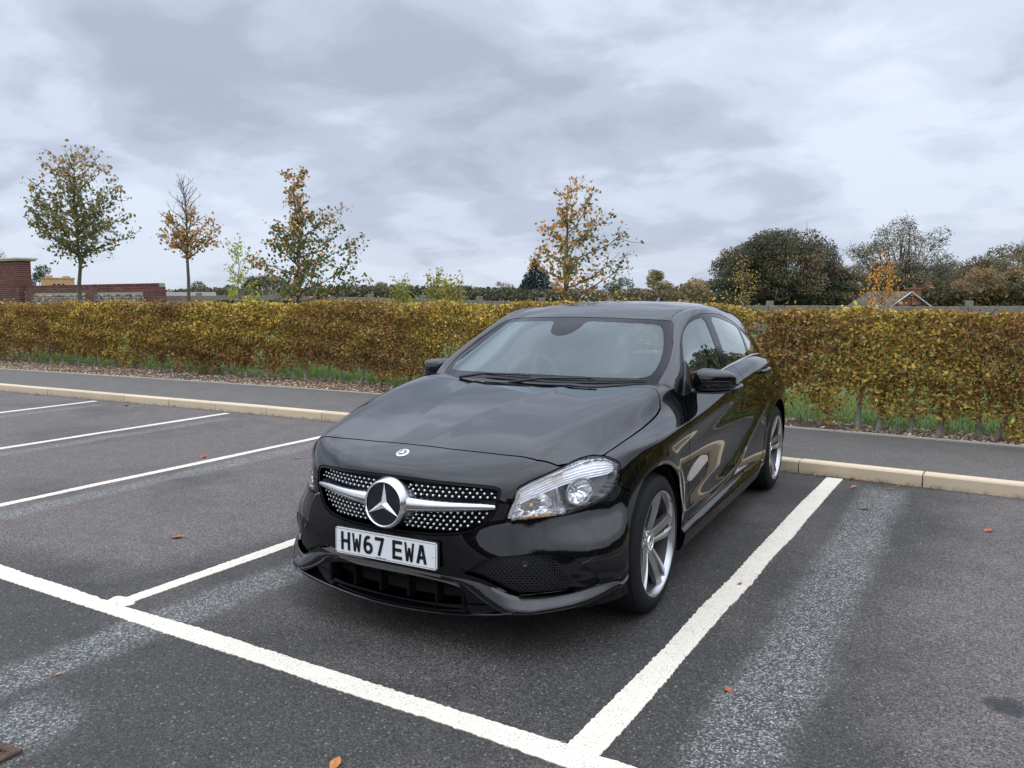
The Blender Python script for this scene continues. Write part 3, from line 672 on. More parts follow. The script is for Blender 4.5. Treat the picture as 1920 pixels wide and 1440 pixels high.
def strokes(ch):
    a, b = W_ / 2 - T_ / 2, H_ / 2 - T_ / 2
    arc = lambda cx, cy, rx, ry, t0, t1, n=8: [(cx + rx * math.cos(math.radians(t0 + (t1 - t0) * i / n)), cy + ry * math.sin(math.radians(t0 + (t1 - t0) * i / n))) for i in range(n + 1)]
    return {'H': [[(-a, -b - T_/2), (-a, b + T_/2)], [(a, -b - T_/2), (a, b + T_/2)], [(-a, 0), (a, 0)]],
            'W': [[(-a - .002, b + T_/2), (-a * .62, -b - T_/2)], [(a + .002, b + T_/2), (a * .62, -b - T_/2)], [(-a * .58, -b - T_/2), (0, b * .55)], [(a * .58, -b - T_/2), (0, b * .55)]],
            'E': [[(-a, -b - T_/2), (-a, b + T_/2)], [(-a, b), (a + T_/2, b)], [(-a, -b), (a + T_/2, -b)], [(-a, 0), (a + T_/4, 0)]],
            'A': [[(-a - .001, -b - T_/2), (-.002, b + T_/2)], [(a + .001, -b - T_/2), (.002, b + T_/2)], [(-a * .6, -b * .42), (a * .6, -b * .42)]],
            '7': [[(-a - T_/2, b), (a + .004, b)], [(a, b + T_/2 - .001), (-a * .25, -b - T_/2)]],
            '6': [arc(0, -b * .42, a, b * .58, 0, 360, 20), arc(0, -b * .05, a, b * 1.05, 180, 62, 9), [(-a, -b * .45), (-a, 0)]]}[ch]
def glyphs(text, x0, adv):
    for i, ch in enumerate(text):
        if ch == ' ': x0 += .030; continue
        m = MB(); tt = T_ if ch not in 'W' else T_ * .74
        for st in strokes(ch):
            st = np.array(st, float); n = len(st)
            d = np.gradient(st, axis=0); d /= np.linalg.norm(d, axis=1, keepdims=True); nn = np.stack([-d[:, 1], d[:, 0]], 1) * tt / 2
            L = st + nn; R = st - nn; V = np.concatenate([np.c_[L, np.full(n, .0050)], np.c_[R, np.full(n, .0050)]]); V[:, 0] += x0
            V[:, 1] = np.clip(V[:, 1], -H_ / 2, H_ / 2)
            m.add(ppl(V), [(j + 1, j, n + j, n + j + 1) for j in range(n - 1)])
        m.build('plate_letter', PLATEK, plate, fix=False)
        x0 += adv
glyphs('HW67 EWA', -.2045, .0602)
m = MB()
for i, q in enumerate((.006, .004, .005, .007, .003, .005, .006)): m.add(ppl([(-.045 + i * .008, -.0485, .0048), (-.045 + i * .008 + q, -.0485, .0048), (-.045 + i * .008 + q, -.0455, .0048), (-.045 + i * .008, -.0455, .0048)]), [(0, 1, 2, 3)])
m.build('plate_small_print', PLATEK, plate)
for s in (-1, 1):
    m = MB(); m.lathe([(-.001, .004), (.002, .0035), (.0026, .001)], 10, 'x'); m.V = [ppl(np.stack([v[:, 1] + s * .240, v[:, 2] - .002, v[:, 0] + .0035], 1)) for v in m.V]; m.build('plate_screw', simple('plate_screw_cap', (.62, .50, .46), .5), plate, True, fix=True)
# ---- headlights
def lampcut(dz):
    return clip(lamp_in, sdf(np.stack([(lamp_in.V[:, 0] + lamp_in.V[:, 1]) * .7071, lamp_in.V[:, 2]], 1), LAMPP) - dz)
lens = lampcut(.0008)
lring = clip(lamp_in, .0045 - sdf(np.stack([(lamp_in.V[:, 0] + lamp_in.V[:, 1]) * .7071, lamp_in.V[:, 2]], 1), LAMPP))
def on_lamp(u, z, dep):
    P = lamp_in.V; q = ((P[:, 0] + P[:, 1]) * .7071 - u) ** 2 + (P[:, 2] - z) ** 2; i = np.argsort(q)[:5]; w = 1 / (q[i] + 1e-6); w /= w.sum()
    return (P[i] * w[:, None]).sum(0) - (lamp_in.N[i] * w[:, None]).sum(0) * dep
lu = lambda p: (p[0] + p[1]) * .7071
for s in (1, -1):
    sgn = np.array([s, 1, 1.]); HL = empty('headlight'); HL.parent = CAR
    def bld(m, name, mat, auto=50, smooth=True):
        m.V = [v * sgn for v in m.V]; return m.build(name, mat, HL, smooth, auto=auto, fix=True)
    emit('lens', lens, LENSG, HL, sides=(s,), depth=0)
    emit('lamp_seal', lring, GLOSSB, HL, sides=(s,), depth=.02, offset=.0015)
    # rear wall of the housing, following the outline, and the side walls
    uu = (lens.V[:, 0] + lens.V[:, 1]) * .7071
    for part_, mt_, dp_ in ((clip(lens, .705 - uu - .35 * (lens.V[:, 2] - .62)), REFL, .040), (clip(lens, uu - .706 + .35 * (lens.V[:, 2] - .62)), LAMPG, .052)):
        mesh_obj('lamp_housing', (part_.V - part_.N * dp_) * sgn, [part_.T if s > 0 else part_.T[:, ::-1]], mt_, HL, True)
    rv, rn, rf = rim(lens, .08); mesh_obj('lamp_wall', rv * sgn, [rf if s > 0 else rf[:, ::-1]], LAMPG, HL, False)
    # ribbed clear strip along the top edge
    top = [(.520, .189, .679), (.555, .235, .706), (.600, .296, .731), (.637, .35, .750), (.676, .429, .768), (.713, .491, .773), (.756, .539, .765), (.795, .585, .738)]
    rows = []
    for i, p in enumerate(top):
        u = lu(p); wd = [.060, .062, .064, .066, .070, .070, .060, .022][i]; rr = []
        for j in range(13):
            q = j / 12; dd = .004 + .020 * q + (.0030 if j % 2 else 0); rr.append(on_lamp(u + .012 * q, p[2] - .006 - q * wd, dd))
        rows.append(rr)
    R = np.array(rows); fine = np.stack([np.stack([np.interp(np.linspace(0, 7, 29), np.arange(8), R[:, j, a]) for j in range(13)], 1) for a in range(3)], 2)
    m = MB(); m.loft(fine, flip=True); bld(m, 'indicator_strip', CLEAR, 20)
    # amber segment set into the strip
    m = MB(); seg = fine[9:14, 2:9] ; m.loft(seg + (fine[9:14, 2:9] - (fine[9:14, 2:9] + np.array([.01, .01, 0]))) * .25); bld(m, 'amber_segment', simple('pale_amber_plastic', (.75, .55, .42), .2, .2))
    # running light strip down the inner edge
    m = MB(); pts = [on_lamp(lu(p) + .016, p[2], .018) for p in ((.522, .17, .672), (.519, .166, .634), (.508, .146, .590), (.500, .138, .560))]
    m.tube(pts, [.010, .011, .011, .009], 8); bld(m, 'running_light', simple('running_light_plastic', (.82, .80, .74), .2, .3))
    # reflectors: inner oval with the bulb, outer round main reflector
    for (uc, zc, ru, rz_, dep, nm) in ((lu((.585, .215, .6)), .608, .082, .043, .012, 'inner_reflector'), (lu((.715, .385, .64)), .644, .058, .047, .016, 'outer_reflector')):
        m = MB(); rows = []
        for q, dd in ((1.0, dep), (.92, dep + .008), (.74, dep + .020), (.5, dep + .030), (.22, dep + .036)):
            rows.append([on_lamp(uc + ru * q * math.cos(a) , zc + rz_ * q * math.sin(a) + .10 * ru * q * math.cos(a), dd + (.006 if int(a / .3) % 2 else 0) * q) for a in np.linspace(0, 2 * np.pi, 28, endpoint=False)])
        m.loft(rows, closed=True); m.add(rows[-1], [tuple(range(28))]); bld(m, nm, REFL, 25)
        c0 = on_lamp(uc, zc, dep + .034); c1_ = on_lamp(uc, zc, dep + .012)
        m = MB(); m.tube([c0, c0 * .6 + c1_ * .4], [.009, .006], 10); bld(m, 'bulb', AMBER if nm[0] == 'i' else CHROME)
        if nm[0] == 'o':
            m = MB(); ring = [on_lamp(uc + ru * 1.1 * math.cos(a), zc + rz_ * 1.1 * math.sin(a) + .1 * ru * math.cos(a), dep - .002) for a in np.linspace(0, 2 * np.pi, 29)]; m.tube(ring, .005, 6, caps=False); bld(m, 'reflector_ring', LAMPG)
    # chrome blade between the two, and the amber side glow at the base
    m = MB(); a0, a1 = on_lamp(lu((.655, .30, .6)), .668, .02), on_lamp(lu((.662, .30, .6)), .572, .03); m.tube([a0, a0 * .5 + a1 * .5 + np.array([.004, -.004, 0]), a1], [.004, .010, .005], 8); bld(m, 'divider', REFL)
    m = MB(); m.tube([on_lamp(lu((.53, .16, .55)) + .02, .562, .02), on_lamp(lu((.6, .22, .55)), .566, .022), on_lamp(lu((.66, .29, .56)), .570, .025)], [.002, .0035, .002], 8); bld(m, 'side_marker', AMBER)
# ---- lower openings: side intakes with honeycomb, centre opening with fins
for s in (1, -1):
    sgn = np.array([s, 1, 1.]); dd = np.clip((in_in.V[:, 0] - .70) / .11, 0, 1)[:, None]
    rec = in_in.V - in_in.N * (.035 + .0 * dd)
    ik = mesh_obj('bumper_intake', rec * sgn, [in_in.T if s > 0 else in_in.T[:, ::-1]], simple('intake_matt_black', (.012, .012, .014), .5), CAR, True)
    m = MB(); hx = .0165
    for r in range(16):
        for q in range(40):
            x = .33 + q * hx + (hx / 2 if r % 2 else 0); z = .262 + r * hx * .62
            if sdf(np.array([[x, z]]), INTAKE)[0] < .012 or x > .745 - (.40 - z) * .15 + .03: continue
            p, n = seat(x=x, z=z, cond=lambda V: V[:, 1] < .6); M = frame(n); c = p - n * .022; k = 6; th = np.arange(k) * np.pi / 3 + .0
            o1 = c + (np.cos(th)[:, None] * M[:, 0] * hx * .56 + np.sin(th)[:, None] * M[:, 1] * hx * .42); i1 = c + (np.cos(th)[:, None] * M[:, 0] * hx * .40 + np.sin(th)[:, None] * M[:, 1] * hx * .28)
            i2 = i1 - M[:, 2] * .012
            m.add(np.concatenate([o1, i1, i2]) * sgn, [(j, (j + 1) % k, k + (j + 1) % k, k + j)[::s] for j in range(k)] + [(k + j, k + (j + 1) % k, 2 * k + (j + 1) % k, 2 * k + j)[::s] for j in range(k)])
    m.build('honeycomb', PLASTIC, ik, False, kind='stuff')
    # blade closing the outer end
    rows = []
    for u in np.linspace(0, 1, 10):
        z0 = .405 - .145 * u; xo = np.interp(z0, [.26, .30, .347, .387, .41], [.790, .812, .783, .750, .70]); xi = xo - .075 - .03 * math.sin(u * 3.1)
        po, no = seat(x=xo, z=z0, cond=lambda V: V[:, 1] < .7); pi_, ni = seat(x=xi, z=z0, cond=lambda V: V[:, 1] < .7)
        rows.append([(po - no * .002) * sgn, ((po * .6 + pi_ * .4) - no * .012) * sgn, (pi_ - ni * .034) * sgn])
    m = MB(); m.loft(rows); m.build('intake_blade', GLOSSB, ik, True, fix=True)
    sp, sn = seat(x=.585, z=.385, cond=lambda V: V[:, 1] < .6); M = frame(sn)
    m = MB(); m.lathe([(-.02, .013), (.0, .013), (.003, .011), (.003, .008), (.001, .007), (.001, .001)], 16, 'x'); m.V = [((np.stack([v[:, 1], v[:, 2], v[:, 0] - .018], 1) @ M.T) + sp) * sgn for v in m.V]; m.build('parking_sensor', PLASTIC, ik, True, fix=True)
    sp, sn = seat(x=.35, z=.352, cond=lambda V: V[:, 1] < .6); M = frame(sn)
    m = MB(); m.lathe([(-.004, .012), (.0006, .012), (.0012, .0105), (.0012, .001)], 16, 'x'); m.V = [((np.stack([v[:, 1], v[:, 2], v[:, 0]], 1) @ M.T) + sp) * sgn for v in m.V]; m.build('parking_sensor', GLOSSB, CAR, True, fix=True)
co = mesh_obj('centre_intake', np.concatenate([(ce_in.V + np.array([0, .09, 0])) * np.array([q, 1, 1]) for q in (1, -1)]), [np.concatenate([ce_in.T, ce_in.T[:, ::-1] + len(ce_in.V)])], DARK, CAR, True)
FINM = simple('matt_black_fin', (.004, .004, .005), .8, spec=.1)
for x in (-.345, -.21, -.07, .075, .215, .345):
    m = MB(); m.box((x, .092, .245), (.011, .05, .105), bev=.002); m.build('intake_fin', FINM, co)
for z in (.262,):
    m = MB(); m.tube([(x, .085 + .10 * x * x * 2, z) for x in np.linspace(-.35, .35, 15)], .005, 6); m.build('intake_rail', FINM, co, True)
# ---- sculpted wing of the lower bumper and the thin splitter under it
def wingrow(x, yt, zt, yb, zb, proud, y_in):
    """section from the upper edge down to the lower lip"""
    ym, zm = (yt + yb) / 2, (zt + zb) / 2
    return [(x, yt + y_in, zt + .004), (x, yt - .002, zt), (x, yt - proud * .7, zt - .010), (x, ym - proud, zm), (x, yb - .002, zb + .010), (x, yb, zb), (x, yb + .05, zb - .002)]
key = [  # x, top y,z  bottom y,z
  (0.0, .026, .333, .036, .309), (.10, .027, .332, .037, .308), (.20, .034, .328, .046, .303), (.30, .050, .320, .060, .292), (.36, .062, .316, .064, .268), (.42, .078, .306, .066, .243), (.47, .090, .290, .070, .220),
  (.53, .108, .262, .080, .194), (.57, .128, .251, .096, .193), (.63, .172, .250, .130, .196), (.69, .232, .253, .188, .200), (.75, .298, .262, .252, .208), (.80, .355, .274, .318, .217), (.838, .402, .284, .375, .232), (.866, .448, .288, .43, .250)]
K = np.array(key); xs = np.concatenate([np.linspace(0, .42, 16), np.linspace(.44, .866, 26)])
for s in (1, -1):
    rows = []
    for x in xs:
        v = [np.interp(x, K[:, 0], K[:, i]) for i in range(1, 5)]
        r = np.array(wingrow(x, *v, .008, .012)); r[:, 0] *= s; rows.append(r)
    m = MB(); m.loft(rows, flip=s < 0); m.build('bumper_wing', PAINT, CAR, True, auto=50, fix=True)
rows = []
for x in np.linspace(-.56, .56, 41):
    ax = abs(x); yl = .036 + .14 * ax ** 2 + .03 * max(ax - .45, 0); zl = .148 + .16 * ax ** 2; 
    rows.append([(x, yl + .22, zl + .03), (x, yl + .05, zl + .016), (x, yl + .005, zl + .010), (x, yl, zl + .006), (x, yl + .006, zl), (x, yl + .15, zl + .002)])
m = MB(); m.loft(rows); m.build('front_splitter', PAINT, CAR, True, auto=60, fix=True)
m = MB(); m.tube([(x, .0325 + .14 * x * x + .03 * max(abs(x) - .45, 0), .1515 + .16 * x * x) for x in np.linspace(-.52, .52, 41)], .0028, 6); m.build('splitter_trim', GLOSSB, CAR, True)
for s in (1, -1):                                                    # lower corner behind the wing down to the wheel opening
    rows = []
    for x, y in ((.53, .115), (.60, .17), (.68, .255), (.75, .33), (.81, .41), (.845, .49), (.855, .53)):
        rows.append([(x * s, y + .005, .26), (x * s + .004 * s, y - .005, .235), (x * s, y + .004, .20), (x * s - .02 * s, y + .03, .165)])
    m = MB(); m.loft(rows, flip=s < 0); m.build('bumper_corner', PAINT, CAR, True, fix=True)
# ---- sills
for s in (1, -1):
    prof = [(.846, .292), (.862, .283), (.882, .268), (.894, .250), (.892, .236), (.884, .195), (.868, .168), (.80, .160)]
    rows = []
    for y in np.linspace(1.255, 3.19, 30):
        e = 1 - .35 * sm(y, 2.95, 3.19); r = .010 * sm(y, 1.3, 3.1)
        rows.append([(s * (.846 + (a - .846) * e), y, b + (r + (0.012 if a > .85 else 0)) * 1) for a, b in prof])
    m = MB(); m.loft(rows, flip=s > 0); m.add(rows[0], [tuple(range(8))]); m.add(rows[-1], [tuple(range(8))]); m.build('side_skirt', PAINT, CAR, True, auto=40, fix=True)
# ---- wheel housings and the dark underside
for yc in (.87, 3.569):
    for s in (1, -1):
        m = MB(); a = np.linspace(-.35, np.pi + .35, 30)
        rows = [[(s * x, yc + r * math.cos(t_), .318 + r * math.sin(t_)) for t_ in a] for x, r in ((.868, .364), (.85, .378), (.55, .385), (.545, .30), (.545, .02))]
        m.loft(rows); m.build('wheel_arch_liner', DARK, CAR, True, fix=False)
m = MB(); m.box((0, 2.2, .40), (1.04, 3.9, .42)); m.box((0, 2.2, .28), (1.56, 1.85, .18)); m.box((0, .30, .42), (1.0, .30, .40)); m.box((0, 3.98, .4), (1.2, .2, .3)); m.build('underbody', DARK, CAR)
# ---- wheels
BARREL = simple('dark_wheel_barrel', (.055, .055, .058), .5, .3)
def make_wheel():
    hub = MB(); hub.lathe([(-.06, .10), (.004, .10), (.010, .085), (.010, .01)], 40); hub.lathe([(-.045, .15), (-.03, .15), (-.03, .09)], 48)
    w = hub.build('wheel', DISC, None, True, auto=40, fix=True)
    m = MB(); m.lathe([(-.11, .226), (-.112, .24), (-.108, .262), (-.098, .290), (-.084, .307), (-.062, .3155), (-.02, .318), (.03, .318), (.066, .3155), (.088, .307), (.102, .290), (.1105, .264), (.111, .248), (.107, .240), (.106, .232)], 96)
    ty = m.build('tyre', RUBBER, w, True, fix=True, auto=50)
    m = MB()                                                        # tread blocks and sidewall ribs
    for i in range(72):
        t_ = i / 72 * 2 * math.pi
        for x0, x1, sh in ((-.09, -.05, .0), (-.045, -.004, .03), (.004, .045, .0), (.05, .09, .03)):
            ta = t_ + sh; tb = ta + .066; R = [(x0, ta), (x1, ta + .02), (x1, tb + .02), (x0, tb)]
            rr = lambda x, e: (.3185 if abs(x) < .07 else .3075) + e
            V = [(x, rr(x, e) * math.cos(q), rr(x, e) * math.sin(q)) for e in (-.006, .0008) for x, q in R]
            m.add(V, [(4, 5, 6, 7), (0, 1, 5, 4), (1, 2, 6, 5), (2, 3, 7, 6), (3, 0, 4, 7)])
    m.build('tyre_tread', RUBBER, w, False, fix=True, kind='stuff')
    m = MB(); m.lathe([(.100, .2305), (.106, .2375), (.1095, .240), (.1105, .2365), (.108, .2325), (.100, .2265), (.082, .2195)], 96); m.build('rim', WHEELM, w, True, fix=True, auto=55)
    m = MB(); m.lathe([(.0825, .2200), (.03, .210), (-.09, .208)], 64); m.build('rim_barrel', BARREL, w, True, fix=True)
    def spoke(a, off, tw):
        rows = []
        for u in np.linspace(0, 1, 9):
            r = .050 + u * .181; fr = .066 + .034 * u + .006 * math.sin(u * 3.14); wd = (.0170 + .006 * u * u); dp = .052 - .026 * u
            o_ = off * (.0175 + .021 * u ** 1.2)
            sec = [(-wd, -dp), (-wd * 1.05, -.010), (-wd * .70, 0), (wd * .70, 0), (wd * 1.05, -.010), (wd, -dp)]
            ca, sa = math.cos(a), math.sin(a)
            rows.append([(fr + d - (.007 if (q * off) > 0 and abs(q) > wd * .6 and d == 0 else 0), r * ca - (o_ + q) * sa, r * sa + (o_ + q) * ca) for q, d in sec])
        m = MB(); m.loft(rows, closed=True); m.add(rows[0], [tuple(range(6))]); m.add(rows[-1], [tuple(range(6))]); return m.build('spoke', WHEELM, w, True, auto=35, fix=True)
    for k in range(5):
        a = math.pi / 2 + k * 2 * math.pi / 5
        for off in (1, -1): spoke(a, off, 0)
    m = MB()
    for k in range(5):                                              # recessed web between each pair, near the hub
        a = math.pi / 2 + k * 2 * math.pi / 5; ca, sa = math.cos(a), math.sin(a); P = [(.045, -.014), (.105, -.012), (.16, -.018), (.16, .018), (.105, .012), (.045, .014)]
        f_ = lambda r, q, d: (.044 + .12 * (r - .045) + d, r * ca - q * sa, r * sa + q * ca)
        m.add([f_(r, q, d) for d in (-.02, 0) for r, q in P], [tuple(range(6, 12)), tuple(range(6))[::-1]] + [(i, (i + 1) % 6, 6 + (i + 1) % 6, 6 + i) for i in range(6)])
    m.build('spoke_web', WHEELD, w, False, fix=True)
    m = MB(); m.lathe([(.02, .066), (.055, .064), (.066, .056), (.068, .038), (.062, .034)], 48); m.build('wheel_centre', WHEELM, w, True, auto=40, fix=True)
    m = MB()
    for k in range(5):
        a = math.pi / 2 + (k + .5) * 2 * math.pi / 5; m.lathe([(.05, .010), (.0655, .010), (.0665, .006), (.0665, .0005)], 8, c=(0, .0505 * math.cos(a), .0505 * math.sin(a)))
    m.build('wheel_bolts', WHEELD, w, False, fix=True, kind='stuff')
    m = MB(); m.lathe([(.05, .036), (.070, .036), (.0725, .034), (.0725, .030), (.071, .0295)], 40); m.build('centre_cap_ring', CHROME, w, True, auto=40, fix=True)
    m = MB(); m.lathe([(.0708, .030), (.0708, .001)], 40); m.build('centre_cap', EMBB, w, True, fix=True)
    star(.029, .0065, .004, .0712, lambda V: np.asarray(V, float)[:, [2, 0, 1]], 'centre_cap_star', CHROME, w)
    m = MB(); m.lathe([(-.02, .135), (-.012, .140), (-.012, .062)], 56); m.build('brake_disc', DISC, w, True, auto=40, fix=True)
    m = MB(); m.tube([(.0, .145 * math.cos(q), .145 * math.sin(q)) for q in np.linspace(-.5, .5, 9)], .028, 8); m.build('brake_caliper', simple('caliper_grey', (.10, .10, .105), .5), w, True, fix=True)
    m = MB(); m.tube([(.104, .2335 * math.cos(.9), .2335 * math.sin(.9)), (.118, .226 * math.cos(.9), .226 * math.sin(.9))], .004, 6); m.build('valve', PLASTIC, w)
    return w
w0 = make_wheel(); kids = list(w0.children); w0.parent = CAR
for i, (x, y, rz, ph) in enumerate(((.777, .87, 0.0, -.14), (-.777, .87, math.pi, .4), (.777, 3.569, 0, 1.0), (-.777, 3.569, math.pi, .2))):
    if i == 0: w = w0
    else:
        w = w0.copy(); sc.collection.objects.link(w); w.parent = CAR
        for c_ in kids: d_ = c_.copy(); sc.collection.objects.link(d_); d_.parent = w
    w.location = (x, y, .318); w.rotation_euler = (ph if rz == 0 else -ph, 0, rz)
# ---- glasshouse
GN = vnormals(GV, GF); GN[GV[:, 0] == 0, 0] = 0
if np.mean((GN * (GV - np.array([0, 2.6, .9]))).sum(1)) < 0: GF = GF[:, ::-1]; GN = -GN
GN /= np.linalg.norm(GN, axis=1, keepdims=True)
G = Surf(GV, GN, tris(GF))
WS = smooth_poly([(-.3, .90), (.64, .90), (.667, .98), (.674, 1.03), (.672, 1.082), (.652, 1.138), (.628, 1.183), (.600, 1.230), (.566, 1.280), (.535, 1.2955), (.40, 1.3045), (.2, 1.312), (0, 1.315), (-.3, 1.315)], 1)
WSI = smooth_poly([(-.3, 1.020), (.2, 1.018), (.5, 1.010), (.60, 1.008), (.628, 1.030), (.626, 1.078), (.605, 1.134), (.580, 1.18), (.553, 1.222), (.522, 1.262), (.48, 1.276), (.3, 1.285), (.15, 1.290), (.105, 1.289), (.092, 1.255), (.062, 1.220), (0, 1.208), (-.3, 1.208)], 1)
DLO = smooth_poly([(1.42, .86), (1.50, .985), (1.606, 1.045), (1.70, 1.105), (1.80, 1.162), (1.917, 1.221), (2.03, 1.265), (2.16, 1.302), (2.30, 1.322), (2.50, 1.331), (2.80, 1.324), (3.0, 1.305), (3.19, 1.274), (3.34, 1.235), (3.475, 1.176), (3.60, 1.085), (3.72, .985), (3.5, .96), (3.0, .95), (2.3, .91), (1.6, .80)], 1)
FW = smooth_poly([(1.62, .88), (1.64, .985), (1.715, 1.082), (1.80, 1.145), (1.90, 1.205), (2.0, 1.247), (2.128, 1.282), (2.27, 1.301), (2.445, 1.308), (2.43, 1.2), (2.395, 1.0), (2.385, .88)], 1)
RW = smooth_poly([(2.60, 1.308), (2.75, 1.302), (2.94, 1.282), (3.12, 1.255), (3.29, 1.222), (3.245, 1.17), (3.115, 1.03), (3.09, .88), (2.52, .88), (2.528, 1.0), (2.575, 1.2)], 1)
QW = smooth_poly([(3.335, 1.210), (3.40, 1.175), (3.48, 1.108), (3.575, 1.015), (3.56, .98), (3.15, .98), (3.185, 1.03), (3.265, 1.12)], 1)
fwc = lambda V: V[:, 1] < 2.25; sdc = lambda V: (V[:, 0] > .45) & (V[:, 1] < 4.05)
ws, G = split(G, fm(WS, xz, fwc), .001)
wsi, wsb = split(ws, fm(WSI, xz, fwc), .0002)
dlo, G = split(G, fm(DLO, yz, sdc), .0008)
fw, dlo = split(dlo, fm(FW, yz, sdc), .0006); rw, dlo = split(dlo, fm(RW, yz, sdc), .0006); qw, dlo = split(dlo, fm(QW, yz, sdc), .0006)
RWIN = smooth_poly([(-.3, 1.005), (.44, 1.02), (.455, 1.1), (.43, 1.20), (.36, 1.235), (-.3, 1.245)], 1)
bw, G = split(G, fm(RWIN, xz, lambda V: V[:, 1] > 3.95), .001)
header, G = split(G, lambda V: np.minimum(2.6 - V[:, 1], .50 - np.abs(V[:, 0])) * 0 + np.where(V[:, 1] < 1.0, 1.0, -1.0), .0001) if False else (None, G)
roof = clip(G, (.525 - .02 * (G.V[:, 1] - 2.3)) - G.V[:, 0]); pillars = clip(G, G.V[:, 0] - (.5275 - .02 * (G.V[:, 1] - 2.3)))
emit('roof', roof, PAINT, CAR, depth=.006); emit('roof_pillars', pillars, PAINT, CAR, depth=.012)
wso = emit('windscreen', wsi, WSG, CAR, depth=0)[0]
emit('windscreen_border', wsb, GLOSSB, wso, depth=.006, offset=.0012)
for nm, S_ in (('front_side_window', fw), ('rear_side_window', rw), ('quarter_window', qw)): emit(nm, S_, SIDEG, CAR, depth=0, separate=True, offset=.004)
emit('rear_window', bw, SIDEG, CAR, depth=0)
emit('window_frame', dlo, GLOSSB, CAR, depth=.012, separate=True, offset=.002)
# added satin strip standing for the sky reflected along the shoulder under the windows
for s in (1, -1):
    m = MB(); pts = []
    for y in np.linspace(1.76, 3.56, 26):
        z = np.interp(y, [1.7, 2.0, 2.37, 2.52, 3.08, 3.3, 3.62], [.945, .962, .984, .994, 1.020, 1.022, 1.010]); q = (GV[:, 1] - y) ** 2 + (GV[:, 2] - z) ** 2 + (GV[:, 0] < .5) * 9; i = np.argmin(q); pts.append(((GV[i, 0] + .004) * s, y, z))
    m.tube(pts, .0085, 6); m.build('belt_glint_strip', SATIN, CAR, True)
# ---- interior
inn = empty('interior'); inn.parent = CAR
def part(m, name, mat, smooth=True, **k): return m.build(name, mat, inn, smooth, fix=True, auto=40, **k)
rows = []
for y, z, w_ in ((1.30, .90, .60), (1.42, .925, .63), (1.60, .935, .655), (1.80, .935, .66), (1.93, .915, .66), (1.99, .86, .66), (1.97, .60, .66)):
    rows.append([(x * w_, y - .10 * (1 - x * x) * (1 if y < 1.8 else .2) , z + .022 * math.exp(-((x + .55) / .25) ** 2) * (y > 1.7)) for x in np.linspace(-1, 1, 21)])
m = MB(); m.loft(rows); part(m, 'dashboard', CABIN)
m = MB(); c0 = np.array([-.345, 1.985, .895]); ax_ = np.array([0, .92, -.38]); u_ = np.array([1., 0, 0]); v_ = np.cross(ax_, u_); v_ /= np.linalg.norm(v_)
m.tube([c0 + .185 * (math.cos(q) * u_ + math.sin(q) * v_) for q in np.linspace(0, 2 * np.pi, 41)], .015, 10, caps=False); part(m, 'steering_wheel', CABIN)
m = MB(); m.lathe([(-.02, .06), (.02, .07), (.035, .05), (.04, .01)], 20, 'y', c=tuple(c0)); [m.tube([c0, c0 + .18 * (math.cos(q) * u_ + math.sin(q) * v_)], .014, 6) for q in (0.1, math.pi - .1, -math.pi / 2)]; part(m, 'steering_hub', CABIN)
def seat_rows(cx, y0, w_, zt):
    rows = []
    for y, z, w2, t_ in ((y0 - .45, .50, .9, .16), (y0 - .1, .47, 1, .17), (y0 + .04, .56, 1, .15), (y0 + .08, .75, .98, .13), (y0 + .14, .93, .86, .11), (y0 + .17, zt - .04, .62, .09), (y0 + .18, zt, .40, .05)):
        a = np.linspace(0, 2 * np.pi, 18, endpoint=False); rows.append([(cx + w_ * w2 * np.sign(math.cos(q)) * abs(math.cos(q)) ** .6, y + t_ * .5 * np.sign(math.sin(q)) * abs(math.sin(q)) ** .7, z + (.0 if y > y0 else .06 * math.sin(q))) for q in a])
    m = MB(); m.loft(rows, closed=True); m.add(rows[-1], [tuple(range(18))]); m.add(rows[0], [tuple(range(18))]); return m
for cx in (-.36, .36):
    part(seat_rows(cx, 2.62, .26, 1.06), 'front_seat', SEATM)
    m = MB(); rows = []
    for z, w2, t_ in ((1.085, .70, .8), (1.11, .95, 1), (1.17, 1, 1), (1.22, .9, .9), (1.235, .6, .6)):
        rows.append([(cx + .13 * w2 * np.sign(math.cos(q)) * abs(math.cos(q)) ** .6, 2.83 + .05 * t_ * math.sin(q), z) for q in np.linspace(0, 2 * np.pi, 16, endpoint=False)])
    m.loft(rows, closed=True); m.add(rows[-1], [tuple(range(16))]); m.add(rows[0], [tuple(range(16))]); m.tube([(cx - .05, 2.81, 1.0), (cx - .05, 2.83, 1.12)], .007); m.tube([(cx + .05, 2.81, 1.0), (cx + .05, 2.83, 1.12)], .007); part(m, 'headrest', SEATM)
m = seat_rows(0, 3.40, .60, .99); part(m, 'rear_seat', SEATM)
for cx in (-.38, .38):
    m = MB(); m.box((cx, 3.60, 1.04), (.22, .09, .13), bev=.02); part(m, 'rear_headrest', SEATM, False)
m = MB(); m.box((0, 1.93, 1.226), (.235, .03, .068), bev=.012); m.tube([(0, 1.92, 1.25), (0, 1.91, 1.30)], .012); part(m, 'rear_view_mirror', PLASTIC, False)
m = MB(); rows = [[(x * w_, y, z - .012 * x * x) for x in np.linspace(-1, 1, 9)] for y, z, w_ in ((2.12, 1.290, .46), (2.4, 1.345, .46), (2.8, 1.36, .46), (3.3, 1.345, .45), (3.75, 1.30, .42))]; m.loft(rows); part(m, 'headlining', simple('headlining_grey', (.20, .20, .19), .9))
for s in (1, -1):
    m = MB(); m.loft([[(s * .735, y, z) for z in (.5, .8, .955)] for y in (1.6, 2.3, 3.0, 3.8)]); part(m, 'door_trim', CABIN, False)
m = MB(); m.box((0, 2.6, .36), (1.36, 2.5, .02)); part(m, 'cabin_floor', CABIN, False)
